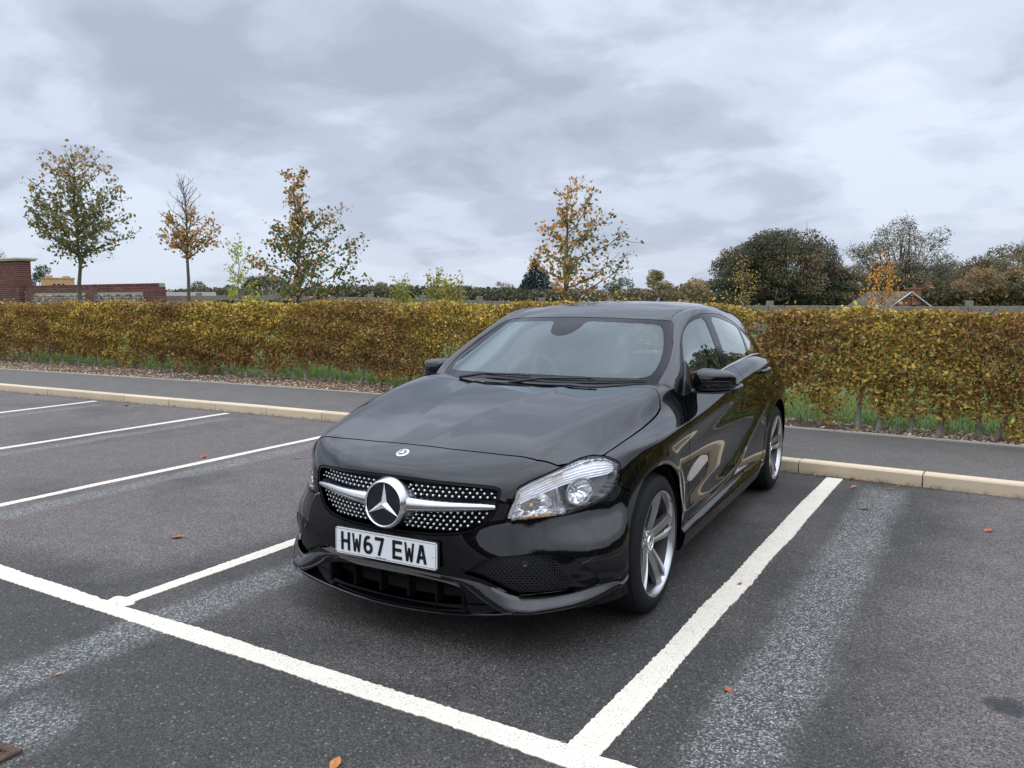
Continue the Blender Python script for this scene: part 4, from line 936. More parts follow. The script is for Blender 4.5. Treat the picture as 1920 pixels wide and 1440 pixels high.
m = MB(); m.box((0, 3.75, .94), (1.1, .5, .015)); part(m, 'parcel_shelf', CABIN, False)
# ---- scuttle panel, wipers
m = MB(); m.loft([[(x, 1.16 + .9 * x * x - .03 + a, z) for x in np.linspace(-.66, .66, 25)] for a, z in ((0, .935), (.10, .938), (.20, .950), (.26, .955))]); m.build('scuttle_panel', PLASTIC, CAR, True)
def wspt(x, z, lift):
    q = (GV[:, 0] - abs(x)) ** 2 + (GV[:, 2] - z) ** 2 + (GV[:, 1] > 2.2) * 9; i = np.argsort(q)[:5]; w = 1 / (q[i] + 1e-6); w /= w.sum(); p = (GV[i] * w[:, None]).sum(0); n = (GN[i] * w[:, None]).sum(0)
    p = p + n * lift; p[0] = x; return p
for (xa, xb, za, zb, px, nm) in ((-.27, .29, .999, .990, -.42, 'wiper'), (.13, .62, .990, .992, -.06, 'wiper')):
    WP = empty(nm); WP.parent = CAR
    m = MB(); bl = [wspt(x, z, .010) for x, z in zip(np.linspace(xa, xb, 14), np.linspace(za, zb, 14))]; m.tube(bl, [.002] + [.0042] * 12 + [.002], 5); m.build('wiper_blade', PLASTIC, WP)
    xj = xa + .5 * (xb - xa); am = [wspt(px, za - .030, .022), wspt(px * .6 + xj * .4, za - .004, .024), wspt(xj, (za + zb) / 2 + .004, .022)]
    m = MB(); m.tube(am, [.009, .007, .0045], 6); m.build('wiper_arm', PLASTIC, WP, True)
    c_ = wspt(xj, (za + zb) / 2 + .003, .020); m = MB(); m.box(tuple(c_), (.05, .010, .009), bev=.003); m.build('wiper_joint', PLASTIC, WP)
# ---- door mirrors
for s in (1, -1):
    MR = empty('door_mirror'); MR.parent = CAR
    rows = []                                                       # sections from inner end to outer tip
    for x, yf_, yb_, z0, z1 in ((.797, 1.68, 1.755, .945, 1.015), (.803, 1.655, 1.775, .937, 1.034), (.83, 1.628, 1.785, .931, 1.047), (.88, 1.618, 1.785, .930, 1.047), (.925, 1.640, 1.785, .932, 1.041), (.96, 1.672, 1.783, .934, 1.034), (.985, 1.703, 1.780, .938, 1.025), (.999, 1.730, 1.776, .944, 1.013), (1.004, 1.750, 1.770, .955, .998)):
        yc, zc, ry, rz_ = (yf_ + yb_) / 2, (z0 + z1) / 2, (yb_ - yf_) / 2, (z1 - z0) / 2
        rows.append([(s * x, yc + ry * np.sign(math.cos(q)) * abs(math.cos(q)) ** (.70 if math.cos(q) < 0 else .35), zc + rz_ * np.sign(math.sin(q)) * abs(math.sin(q)) ** .48) for q in np.linspace(0, 2 * np.pi, 28, endpoint=False)])
    m = MB(); m.loft(rows, closed=True); m.add(rows[0], [tuple(range(28))]); m.add(rows[-1], [tuple(range(28))]); m.build('mirror_housing', PAINT, MR, True, fix=True, auto=60)
    m = MB(); m.tube([(s * .875, 1.6165, .985), (s * .91, 1.628, .986), (s * .95, 1.662, .984), (s * .982, 1.706, .980), (s * 1.001, 1.75, .976)], [.003, .0062, .0065, .006, .004], 6); m.build('indicator_lens', GLOSSB, MR, True)
    m = MB(); m.tube([(s * .80, 1.665, .9435), (s * .86, 1.622, .943), (s * .93, 1.628, .944), (s * .985, 1.675, .948), (s * 1.004, 1.74, .955)], .003, 5); m.build('housing_joint', DARK, MR, True)
    rows = []
    for x, yc, zc, ry, rz_ in ((.760, 1.70, .918, .085, .030), (.775, 1.70, .921, .06, .018), (.785, 1.725, .924, .055, .0125), (.84, 1.71, .925, .07, .010), (.93, 1.71, .926, .065, .009), (.985, 1.725, .930, .04, .008)):
        rows.append([(s * x, yc + ry * math.cos(q), zc + rz_ * math.sin(q)) for q in np.linspace(0, 2 * np.pi, 16, endpoint=False)])
    m = MB(); m.loft(rows, closed=True); m.add(rows[-1], [tuple(range(16))]); m.build('mirror_foot', PLASTIC, MR, True, fix=True)
    m = MB(); m.box((s * .885, 1.787, .986), (.130, .004, .078), bev=.0015); m.build('mirror_glass', CHROME, MR)
    m = MB(); m.prism([(1.53, .86), (1.74, .88), (1.745, .98), (1.725, 1.088), (1.70, 1.078), (1.60, .99)], -.012, .0); 
    V = m.V[0]; 
    def sail(p):
        q = (GV[:, 1] - p[0]) ** 2 + (GV[:, 2] - p[1]) ** 2 + (GV[:, 0] < .5) * 9; i = np.argmin(q); return (s * (GV[i, 0] + .010 + p[2]), p[0], p[1])
    m.V = [np.array([sail(p) for p in V])]; m.build('mirror_sail', PLASTIC, MR, False, fix=True)
# ---- door handles
for s, dl in ((1, ((fd[0], 2.33, .885), (rd[0], 3.17, .925))), (-1, ((fd[1], 2.33, .885), (rd[1], 3.17, .925)))):
    for par, y, z in dl:
        p, n = seat(y=y, z=z, cond=lambda V: V[:, 0] > .7); x0 = p[0]
        m = MB(); path = [(s * (x0 - .006), y - .095, z - .004), (s * (x0 + .022), y - .085, z - .002), (s * (x0 + .032), y - .04, z), (s * (x0 + .032), y + .04, z + .004), (s * (x0 + .024), y + .085, z + .006), (s * (x0 - .006), y + .10, z + .008)]
        m.tube(path, [.010, .015, .0165, .0165, .015, .010], 10); m.build('door_handle', PAINT, par, True)
        m = MB(); k = 20; th = np.arange(k) * 2 * np.pi / k; m.add([(s * (seat(y=y + .055 * math.cos(a), z=z - .006 + .030 * math.sin(a), cond=lambda V: V[:, 0] > .7)[0][0] + .0015), y + .055 * math.cos(a), z - .006 + .030 * math.sin(a)) for a in th], [tuple(range(k))]); m.build('handle_recess', DARK, par, True)
# ---- rear lamps, roof aerial, underside exhausts kept simple at the hidden rear
for s in (1, -1):
    rows = []
    for x, y in ((.80, 3.98), (.78, 4.06), (.72, 4.14), (.62, 4.20), (.50, 4.235), (.44, 4.24)):
        rows.append([(s * (x + .006), y + .012, z) for z in (.745, .76, .82, .86, .875)])
    m = MB(); m.loft(rows); m.build('rear_lamp', REDL, CAR, True, fix=True)
rows = [[(x, 3.99 + a - .25 * x * x, z + .034 - .20 * x * x) for x in np.linspace(-.46, .46, 15)] for a, z in ((0, 1.302), (.10, 1.286), (.19, 1.262), (.20, 1.252), (.10, 1.250))]
m = MB(); m.loft(rows); m.build('roof_spoiler', PAINT, CAR, True, fix=True, auto=50)
m = MB(); m.tube([(-.06, 3.55, 1.362), (-.06, 3.60, 1.40), (-.06, 3.64, 1.43)], [.02, .014, .006], 8); m.build('aerial', PAINT, CAR, True)
# ================================================================= the place
KX = np.array([(-60,3.7),(-25,4.2),(-12.5,4.58),(-9.9,4.67),(-7.2,4.77),(-5.5,4.82),(-2.5,4.77),(-.4,4.64),(1.3,4.54),(6,4.28),(14,3.9),(40,2.8)])
PX = np.array([(-60,5.0),(-25,5.75),(-15.6,6.13),(-10,6.45),(-7.1,6.58),(-3,6.50),(-.77,6.36),(1.3,6.27),(6,6.0),(14,5.6),(40,4.5)])
HX = np.array([(-60,7.0),(-30,7.45),(-17.7,7.53),(-12.4,7.50),(-7.9,7.48),(-5,7.22),(-2.5,6.90),(-.42,6.66),(.65,6.62),(3,6.5),(8,6.2),(14,5.9)])
def curve(K):
    from numpy import interp
    def f(x):
        x = np.asarray(x, float); return (interp(x - 1.2, K[:, 0], K[:, 1]) + interp(x, K[:, 0], K[:, 1]) * 2 + interp(x + 1.2, K[:, 0], K[:, 1])) / 4
    return f
kerbY, pathY, hedgeY = curve(KX), curve(PX), curve(HX)
def ground_z(y):                                                     # the land falls away beyond the fence
    return .10 - 3.1 * sm(np.asarray(y, float), 20, 95)
# ---- asphalt
def worn_strips(t):
    """pale scabbled bands where old bay lines were ground off, as a 0..1 mask"""
    sp = t.n('ShaderNodeSeparateXYZ'); t.link(t.tc.outputs['Object'], sp.inputs[0]); x, y = sp.outputs[0], sp.outputs[1]
    wob = t.math('MULTIPLY', t.math('SUBTRACT', t.noise(1.7, 5, .6), .5), .22)
    m = None
    for cx, w, y0, y1, lean in ((.41, .135, -3, 4.35, 0.0), (-2.07, .125, -.75, 4.3, 0.0), (-4.55, .10, .0, 4.35, -.03), (-6.85, .09, .0, 4.4, 0), (-9.45, .09, .0, 4.4, 0), (-1.86, .15, -3.2, -.62, -.22), (2.85, .12, -3, 4.2, 0)):
        d = t.math('ABSOLUTE', t.math('SUBTRACT', t.math('ADD', x, wob), t.math('ADD', cx, t.math('MULTIPLY', y, lean))))
        s = t.n('ShaderNodeMapRange', interpolation_type='SMOOTHSTEP'); s.inputs['From Min'].default_value = w * 1.5; s.inputs['From Max'].default_value = w * .55; t.link(d, s.inputs['Value'])
        a = t.n('ShaderNodeMapRange', interpolation_type='SMOOTHSTEP'); a.inputs['From Min'].default_value = y0 - .15; a.inputs['From Max'].default_value = y0 + .15; t.link(y, a.inputs['Value'])
        b = t.n('ShaderNodeMapRange', interpolation_type='SMOOTHSTEP'); b.inputs['From Min'].default_value = y1 + .12; b.inputs['From Max'].default_value = y1 - .12; t.link(y, b.inputs['Value'])
        q = t.math('MULTIPLY', s.outputs[0], t.math('MULTIPLY', a.outputs[0], b.outputs[0])); m = q if m is None else t.math('MAXIMUM', m, q)
    return m
def asphalt(name, base, warm, strips, scale=150, lift=1.0):
    t = NT(name)
    v = t.n('ShaderNodeTexVoronoi', Vector=t.tc.outputs['Object'], Scale=scale); v2 = t.n('ShaderNodeTexVoronoi', Vector=t.tc.outputs['Object'], Scale=scale * 2.1)
    sep_ = t.n('ShaderNodeSeparateColor'); t.link(v.outputs['Color'], sep_.inputs[0]); rnd = sep_.outputs[0]; rnd2 = sep_.outputs[1]
    big = t.noise(.55, 5, .6); mid = t.noise(5, 5, .65); fine = t.noise(420, 3, .7)
    sx = t.n('ShaderNodeSeparateXYZ'); t.link(t.tc.outputs['Object'], sx.inputs[0])
    def mr(v, a, b):                                                   # browner, paler surfacing beyond the near line and in the empty bays
        q = t.n('ShaderNodeMapRange', interpolation_type='SMOOTHSTEP'); q.inputs['From Min'].default_value = a; q.inputs['From Max'].default_value = b; t.link(v, q.inputs['Value']); return q.outputs[0]
    bay = t.math('SUBTRACT', t.math('MULTIPLY', t.math('MAXIMUM', mr(sx.outputs[0], .45, 1.2), t.math('MULTIPLY', mr(sx.outputs[0], -2.3, -3.1), mr(sx.outputs[1], 0.0, .6))), .24), .11)
    c = t.mix(t.ramp(t.math('ADD', big, bay), [(.38, 0), (.62, 1)]), base, warm)
    c = t.mix(1.0, c, t.ramp(mid, [(.3, .88), (.7, 1.12)]), 'MULTIPLY')
    c = t.mix(1.0, c, t.ramp(rnd, [(0, .50), (.5, .95), (.85, 1.35), (1, 1.9)]), 'MULTIPLY')
    c = t.mix(1.0, c, t.ramp(fine, [(.3, .7), (.7, 1.3)]), 'MULTIPLY')
    c = t.mix(t.ramp(v.outputs['Distance'], [(.55, 0), (.85, .75)]), c, (.012, .011, .011))
    if strips:
        mk = worn_strips(t); st = t.ramp(rnd2, [(0, .035), (.35, .10), (.65, .24), (.9, .42), (1, .6)]); st = t.mix(1.0, st, (.98, 1.0, .92), 'MULTIPLY')
        gate = t.math('MULTIPLY', mk, t.ramp(t.math('ADD', rnd, t.math('MULTIPLY', mid, .5)), [(.35, .12), (.75, 1.0)]))
        c = t.mix(t.math('MULTIPLY', gate, .62), c, st)
    sp = t.ramp(rnd2, [(.982, 0), (.990, 1)]); c = t.mix(t.math('MULTIPLY', sp, .38), c, (.40, .39, .37))
    h = t.math('ADD', t.math('MULTIPLY', v.outputs['Distance'], -1.0), t.math('MULTIPLY', v2.outputs['Distance'], -.4))
    return t.pbr(col=c, rough=t.ramp(rnd, [(0, .62), (1, .9)]), spec=.35, normal=t.bump(h, .75, .0045))
ASPH = asphalt('car_park_asphalt', (.055, .0515, .046), (.136, .117, .106), True)
PATHM = asphalt('footpath_asphalt', (.125, .117, .103), (.14, .128, .113), False, 190)
def strip_sheet(name, xs, ylo, yhi, z, mat, ny=1, kind='structure'):
    y0, y1 = ylo(xs), yhi(xs); rows = [np.stack([xs, y0 + (y1 - y0) * j / ny, np.full(len(xs), z) if np.ndim(z) == 0 else z(y0 + (y1 - y0) * j / ny)], 1) for j in range(ny + 1)]
    V = np.concatenate(rows); n = len(xs); i = np.arange(n - 1); F = np.concatenate([np.stack([j * n + i, j * n + i + 1, (j + 1) * n + i + 1, (j + 1) * n + i], 1) for j in range(ny)])
    return mesh_obj(name, V, F, mat, kind=kind, smooth=ny > 1)
XS = np.concatenate([[-60, -40, -30], np.arange(-25, 14.1, .5), [25, 40.]])
strip_sheet('car_park_ground', XS, lambda x: np.full(len(x), -40.), lambda x: kerbY(x) + .02, 0.0, ASPH)
strip_sheet('footpath', XS, lambda x: kerbY(x) + .118, lambda x: pathY(x), .094, PATHM)
t = NT('verge_soil'); f1, f2 = t.noise(3, 6, .65), t.noise(40, 6, .7)
SOIL = t.pbr(col=t.mix(t.ramp(f1, [(.35, 0), (.65, 1)]), t.mix(f2, (.040, .028, .018), (.10, .075, .05)), t.mix(f2, (.055, .045, .024), (.12, .085, .05))), rough=.95, normal=t.bump(f2, .8, .02))
strip_sheet('verge', XS, lambda x: pathY(x) + .045, lambda x: hedgeY(x) + .25, .098, SOIL)
t = NT('grass_ground'); f1, f2, f3_ = t.noise(.8, 5, .6), t.noise(25, 5, .7), t.noise(.05, 4, .6)
GRASS = t.pbr(col=t.mix(t.ramp(f2, [(.3, 0), (.7, 1)]), t.mix(f1, (.052, .098, .012), (.078, .128, .016)), t.mix(f3_, (.070, .118, .018), (.095, .112, .026))), rough=.9, normal=t.bump(f2, .9, .03))
ys = np.concatenate([[0, .5, 2, 4, 8], np.arange(12, 110, 6), [150, 400, 1200]]).astype(float)
xg = np.concatenate([[-1200, -500, -250, -150, -100], XS, [80, 150, 400, 1200]]); V = []; hx_ = hedgeY(np.clip(xg, -60, 40)) + .25
for y in ys: V.append(np.stack([xg, hx_ + y, ground_z(hx_ + y)], 1))
n = len(xg); i = np.arange(n - 1); F = np.concatenate([np.stack([j * n + i, j * n + i + 1, (j + 1) * n + i + 1, (j + 1) * n + i], 1) for j in range(len(ys) - 1)])
mesh_obj('grass', np.concatenate(V), F, GRASS, kind='structure', smooth=True)
mesh_obj('ground', [(-1200, -1200, -.06), (1200, -1200, -.06), (1200, 6.0, -.06), (-1200, 6.0, -.06)], [np.array([[0, 1, 2, 3]])], GRASS, kind='structure')
# ---- kerb stones, each a piece
t = NT('buff_kerb_stone'); oi = t.n('ShaderNodeObjectInfo').outputs['Random']; f1, f2 = t.noise(9, 6, .65), t.noise(180, 4, .6)
c = t.mix(f1, (.54, .43, .285), (.67, .545, .38)); c = t.mix(1.0, c, t.ramp(oi, [(0, .90), (1, 1.08)]), 'MULTIPLY'); c = t.mix(1.0, c, t.ramp(f2, [(.3, .86), (.7, 1.1)]), 'MULTIPLY')
sp = t.n('ShaderNodeSeparateXYZ'); t.link(t.tc.outputs['Object'], sp.inputs[0])
st = t.math('MULTIPLY', t.ramp(sp.outputs[2], [(.0, 1), (.035, 0)]), t.ramp(t.noise(14, 5, .7), [(.42, 0), (.62, .75)])); c = t.mix(st, c, (.10, .085, .06))
KERB = t.pbr(col=c, rough=.88, normal=t.bump(f2, .35, .004))
kroot = empty('kerb'); kroot['kind'] = 'structure'
prof = [(0, -.06), (0, .088), (.010, .100), (.118, .100), (.125, .094), (.125, -.06)]
def kerb_piece():
    L = .903; m = MB(); rows = [[(x, y, z) for y, z in prof] for x in (0, .004, L - .004, L)]
    for r, x in ((0, 0), (3, L)): rows[r] = [(x, .003 + y * .96 if 0 < y < .125 else y, z - (.003 if z > .05 else 0)) for y, z in prof]
    m.loft(rows); m.add(rows[0], [tuple(range(6))]); m.add(rows[-1], [tuple(range(6))]); return m
k0 = kerb_piece().build('kerbstone', KERB, kroot, fix=True); x = -24.0; first = True
while x < 12:
    y0, y1 = float(kerbY(x)), float(kerbY(x + .913)); a = math.atan2(y1 - y0, .913)
    o = k0 if first else share('kerbstone', k0.data, kroot); first = False
    o.location = (x, y0 + rng.normal(0, .0018), rng.normal(0, .0015)); o.rotation_euler = (0, 0, a); x += .913 * math.cos(a)
eroot = empty('path_edging'); eroot['kind'] = 'structure'; EDG = simple('edging_concrete', (.34, .31, .26), .9, nscale=60, var=.2, bump=.3)
m = MB(); m.box((.455, .022, .055), (.905, .042, .11), bev=.005); e0 = m.build('edging_strip', EDG, eroot); x = -24.0; first = True
while x < 12:
    y0, y1 = float(pathY(x)), float(pathY(x + .913)); a = math.atan2(y1 - y0, .913); o = e0 if first else share('edging_strip', e0.data, eroot); first = False
    o.location = (x, y0, rng.normal(0, .002)); o.rotation_euler = (0, 0, a); x += .913 * math.cos(a)
# ---- painted bay lines: worn thermoplastic with ragged edges
t = NT('white_road_paint'); v = t.n('ShaderNodeTexVoronoi', Vector=t.tc.outputs['Object'], Scale=150.0); f1, f2 = t.noise(2.2, 5, .6), t.noise(90, 5, .75)
c = t.mix(f1, (.70, .63, .51), (.78, .715, .60)); c = t.mix(1.0, c, t.ramp(f2, [(.25, .80), (.6, 1.0), (.8, 1.05)]), 'MULTIPLY')
c = t.mix(t.math('MULTIPLY', t.ramp(v.outputs['Distance'], [(.62, 0), (.8, .9)]), t.ramp(t.noise(11, 4, .7), [(.40, .15), (.62, 1)])), c, (.20, .18, .16))
PAINTW = t.pbr(col=c, rough=.75, normal=t.bump(t.math('ADD', t.math('MULTIPLY', v.outputs['Distance'], -1), t.math('MULTIPLY', f2, .5)), .5, .004))
def painted(p, q, w, z=.004, name='painted_bay_line', blob=None):
    p, q = np.array(p, float), np.array(q, float); L = np.linalg.norm(q - p); n = int(L / .012); d = (q - p) / L; nn = np.array([-d[1], d[0]]); tt = np.linspace(0, 1, n)
    def edge(): 
        e = rng.normal(0, .0022, n); e2 = np.interp(tt, np.linspace(0, 1, max(int(L * 2.5), 3)), rng.normal(0, .0045, max(int(L * 2.5), 3))); return e + e2
    c = p + (q - p) * tt[:, None]; a = c + nn * (w / 2 + edge())[:, None]; b = c - nn * (w / 2 + edge())[:, None]
    V = np.concatenate([np.c_[a, np.full(n, z)], np.c_[b, np.full(n, z)], np.c_[a, np.full(n, 0.0005)], np.c_[b, np.full(n, .0005)]]); i = np.arange(n - 1)
    F = np.concatenate([np.stack([i + 1, i, n + i, n + i + 1], 1), np.stack([i, i + 1, 2 * n + i + 1, 2 * n + i], 1), np.stack([n + i + 1, n + i, 3 * n + i, 3 * n + i + 1], 1)])
    return mesh_obj(name, V, F, PAINTW, kind='structure')
painted((-16, .10), (-3.3, .012), .105, name='painted_front_line'); painted((-3.3, .012), (.03, .0), .103, name='painted_front_line'); painted((.03, 0), (14, -.1), .103, name='painted_front_line')
painted((0.0, .048), (.012, 4.56), .118, .0042); painted((-2.43, .045), (-2.47, 4.60), .088, .0042)
for xa, xb in ((-4.84, -4.93), (-7.10, -7.22), (-9.62, -9.88), (-12.2, -12.45), (2.42, 2.45), (4.85, 4.9)): painted((xa, .05), (xb, float(kerbY(xb)) - .12), .088, .0042)
m = MB(); th = np.linspace(0, 2 * np.pi, 26, endpoint=False)                 # spill of paint at the junction
m.add([(-2.455 + (.066 + .014 * math.sin(3 * q + 1) + .006 * math.sin(7 * q)) * math.cos(q), .075 + (.052 + .01 * math.cos(2 * q) + .005 * math.sin(5 * q)) * math.sin(q), .0065) for q in th] + [(-2.455 + (.080 + .014 * math.sin(3 * q + 1)) * math.cos(q), .075 + (.064 + .01 * math.cos(2 * q)) * math.sin(q), .001) for q in th], [tuple(range(26))] + [(i, (i + 1) % 26, 26 + (i + 1) % 26, 26 + i)[::-1] for i in range(26)])
m.build('paint_spill', PAINTW, None, True, kind='structure', fix=True)
# ---- oil stain is a dark patch soaked into the surface
t = NT('oil_stain'); n_ = t.noise(9, 5, .7); g = t.n('ShaderNodeTexGradient', gradient_type='SPHERICAL'); mp = t.n('ShaderNodeMapping'); mp.inputs['Scale'].default_value = (9, 9, 9); t.link(t.tc.outputs['Object'], mp.inputs[0]); t.link(mp.outputs[0], g.inputs[0])
b_ = t.n('ShaderNodeBsdfPrincipled', Roughness=.6); b_.inputs['Base Color'].default_value = (.022, .023, .026, 1); tr = t.n('ShaderNodeBsdfTransparent'); ms = t.n('ShaderNodeMixShader')
t.link(t.math('MULTIPLY', t.ramp(t.math('MULTIPLY', g.outputs[1], t.math('ADD', n_, .35)), [(.22, 0), (.55, 1)]), .6), ms.inputs[0]); t.link(tr.outputs[0], ms.inputs[1]); t.link(b_.outputs[0], ms.inputs[2]); t.link(ms.outputs[0], t.out.inputs[0])
th = np.linspace(0, 2 * np.pi, 24, endpoint=False); o = mesh_obj('oil_stain', [(.11 * math.cos(q), .11 * math.sin(q), 0) for q in th], [np.arange(24)[None]], t.m, kind='structure'); o.location = (1.15, 1.06, .003)
# ---- drain grate in the corner
DR = empty('drain_grate', (-1.735, -1.06, 0), .08); tag(DR, 'rusty brown slotted drain grate set in the asphalt at the near left', 'drain')
RUST = simple('rusty_iron', (.085, .052, .036), .85, .3, nscale=60, var=.4, bump=.5); m = MB()
for c_, d_ in (((0, -.17, .004), (.46, .03, .02)), ((0, .17, .004), (.46, .03, .02)), ((-.215, 0, .004), (.03, .31, .02)), ((.215, 0, .004), (.03, .31, .02))): m.box(c_, d_, bev=.003)
m.build('grate_frame', RUST, DR); m = MB(); m.box((0, 0, -.01), (.40, .31, .004)); m.build('drain_well', DARK, DR)
m = MB(); m.box((0, 0, 0), (.012, .308, .016), bev=.003); b0 = m.build('grate_bar', RUST, DR)
for i in range(16):
    o = b0 if i == 0 else share('grate_bar', b0.data, DR); o.location = (-.188 + i * .025, 0, .004)
# ================================================================= foliage
def leaf_cards(P, S, C, aspect=.62, droop=0.0, fold=.25, quads=2, nrm=None):
    """ovate leaves: P centres, S lengths, C colours"""
    n = len(P); a = rng.normal(size=(n, 3)); a[:, 2] -= droop; a /= np.linalg.norm(a, axis=1, keepdims=True)
    b = rng.normal(size=(n, 3)) if nrm is None else np.cross(nrm + rng.normal(0, .55, (n, 3)), a); b -= (b * a).sum(1, keepdims=True) * a; b /= np.maximum(np.linalg.norm(b, axis=1, keepdims=True), 1e-9); c = np.cross(a, b)
    S = S[:, None]; w = S * aspect / 2
    if quads == 1:
        V = np.stack([P - a * S * .5, P + b * w, P + a * S * .5, P - b * w], 1); k = 4; F = np.array([[0, 1, 2, 3]])
    else:
        up = c * w * fold; V = np.stack([P - a * S * .5, P - a * S * .18 + b * w * .95 + up, P + a * S * .2 + b * w * .8 + up, P + a * S * .5, P + a * S * .2 - b * w * .8 + up, P - a * S * .18 - b * w * .95 + up], 1); k = 6; F = np.array([[0, 1, 2, 3], [0, 3, 4, 5]])
    FF = (np.arange(n)[:, None, None] * k + F[None]).reshape(-1, 4)
    return V.reshape(-1, 3), FF, np.repeat(C, k, 0)
def foliage_mat(name, trans=.25, rough=.55):
    t = NT(name); at = t.n('ShaderNodeAttribute', attribute_name='Col'); f = t.noise(3, 3, .6)
    c = t.mix(1.0, at.outputs['Color'], t.ramp(f, [(.3, 1.30), (.7, 1.72)]), 'MULTIPLY')
    p = t.n('ShaderNodeBsdfPrincipled', Roughness=rough); t.link(c, p.inputs['Base Color']); p.inputs['Specular IOR Level'].default_value = .3
    tl = t.n('ShaderNodeBsdfTranslucent'); t.link(c, tl.inputs[0]); ms = t.n('ShaderNodeMixShader'); ms.inputs[0].default_value = trans; t.link(p.outputs[0], ms.inputs[1]); t.link(tl.outputs[0], ms.inputs[2]); t.link(ms.outputs[0], t.out.inputs[0]); return t.m
LEAF = foliage_mat('autumn_leaves')
TLEAF = foliage_mat('thin_tree_leaves', .48)
def vnoise(P, s, seed):
    """smooth value noise in -1..1 for placing clumps of colour"""
    r = np.random.default_rng(seed); q = np.zeros(len(P))
    for k in range(5):
        w = r.normal(size=P.shape[1]) * s * (1 + .6 * k); q += np.sin(P @ w + r.uniform(0, 6.28)) / (1 + .35 * k)
    return q / 2.2
def palette(cols, w, n, r=rng):
    cols = np.array(cols); i = r.choice(len(cols), n, p=np.array(w) / np.sum(w)); return cols[i] * r.uniform(.75, 1.25, (n, 1))
BARK = simple('grey_brown_bark', (.10, .085, .068), .9, nscale=25, var=.35, bump=.6); STEM = simple('pale_hedge_stem', (.27, .24, .20), .9, nscale=40, var=.3, bump=.5)
# ---- the beech hedge
HG = empty('hedge', (0, 0, 0)); tag(HG, 'long clipped beech hedge in brown and gold autumn leaf behind the footpath', 'hedge')
def hedge_leaves():
    n = 300000; x = rng.uniform(-24, 9.5, n); near = rng.random(n) < np.where(x < -14, .75, 1.0); x = x[near]; n = len(x)
    top = 1.365 - .085 * sm(x, -4, 1) + .035 * vnoise(x[:, None], 1.6, 3) + .02 * vnoise(x[:, None], 6, 5)
    bot = .17 - .10 * sm(-x, 8, 11) + .15 * vnoise(x[:, None], 1.5, 11) + .12 * vnoise(x[:, None], 6.5, 12)
    u = rng.random(n); z = bot + (top - bot) * (1 - (1 - u) ** 1.0); z = z + .1
    face = rng.random(n); hw = .27 + .05 * vnoise(np.stack([x, z * 2], 1), 2.5, 8) - .10 * sm(z, 1.25, 1.55) - .06 * (1 - sm(z, .4, .8))
    off = np.where(face < .62, -hw + np.abs(rng.normal(0, .07, n)), rng.uniform(-1, 1, n) * hw)
    low = rng.random(n); keep = ~((z < .72) & (low > sm(z, .12, .72) * .85 + .20 + .42 * vnoise(np.stack([x, z * .6], 1), 4.5, 21)))
    gap = vnoise(np.stack([x * 1.2, z * 1.5], 1), 3.4, 31) > .90 - .20 * (z < .8); keep &= ~(gap & (rng.random(n) < .8)); keep &= z < top + .02
    x, z, off = x[keep], z[keep], off[keep]; n = len(x)
    spr = rng.random(n) < .03; z = np.where(spr & (z > 1.2), z + rng.uniform(0, .12, n), z)
    P = np.stack([x, hedgeY(x) + off, z], 1)
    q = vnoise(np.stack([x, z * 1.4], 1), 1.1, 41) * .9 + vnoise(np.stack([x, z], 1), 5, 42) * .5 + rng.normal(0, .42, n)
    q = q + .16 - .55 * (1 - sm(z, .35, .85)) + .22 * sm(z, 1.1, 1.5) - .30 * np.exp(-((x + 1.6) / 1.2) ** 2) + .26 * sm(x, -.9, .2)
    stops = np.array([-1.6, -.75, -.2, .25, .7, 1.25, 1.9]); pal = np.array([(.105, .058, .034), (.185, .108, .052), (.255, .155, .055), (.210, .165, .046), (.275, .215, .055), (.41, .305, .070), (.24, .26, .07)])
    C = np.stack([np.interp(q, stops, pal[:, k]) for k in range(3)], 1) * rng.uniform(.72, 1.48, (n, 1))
    g = rng.random(n) < .10; C[g] = np.array([.10, .125, .028]) * rng.uniform(.7, 1.4, (g.sum(), 1))
    dead = (rng.random(n) < .26) ; C[dead] = np.array([.135, .070, .038]) * rng.uniform(.6, 1.4, (dead.sum(), 1))
    C = C * np.array([1.12, 1.06, .84]); S = rng.uniform(.032, .058, n) * np.where(dead, .85, 1) * np.where(x < -9, 1.12, 1)
    return leaf_cards(P, S, C, .60, .35, .35, 2)
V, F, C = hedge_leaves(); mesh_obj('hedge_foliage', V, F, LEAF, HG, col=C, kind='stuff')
tw = MB()
for i in range(420):                                                 # twigs inside
    x = rng.uniform(-22, 5); y = float(hedgeY(x)); z0 = rng.uniform(.35, 1.1); tw.tube([(x, y, z0), (x + rng.normal(0, .08), y + rng.uniform(-.2, .2), z0 + .18), (x + rng.normal(0, .16), y + rng.uniform(-.3, .3), z0 + .36)], [.007, .005, .002], 4)
tw.build('hedge_twigs', simple('dark_twigs', (.05, .038, .03), .9), HG, True, kind='stuff')
xs_ = [-17.7, -17.1, -16.3, -15.8, -15.2, -14.6, -14.0, -13.3, -12.43, -11.9, -11.2, -10.6, -10.15, -9.55, -9.1, -8.72, -8.2, -7.86, -7.35, -6.9, -6.35, -5.9, -5.45, -5.0, -4.5, -4.0, -3.5, -3.0, -2.5, -2.0, -1.5, -.95, -.42, -.1, .12, .42, .66, .95, 1.2, 1.55, 1.9, 2.4, 2.9, 3.4]
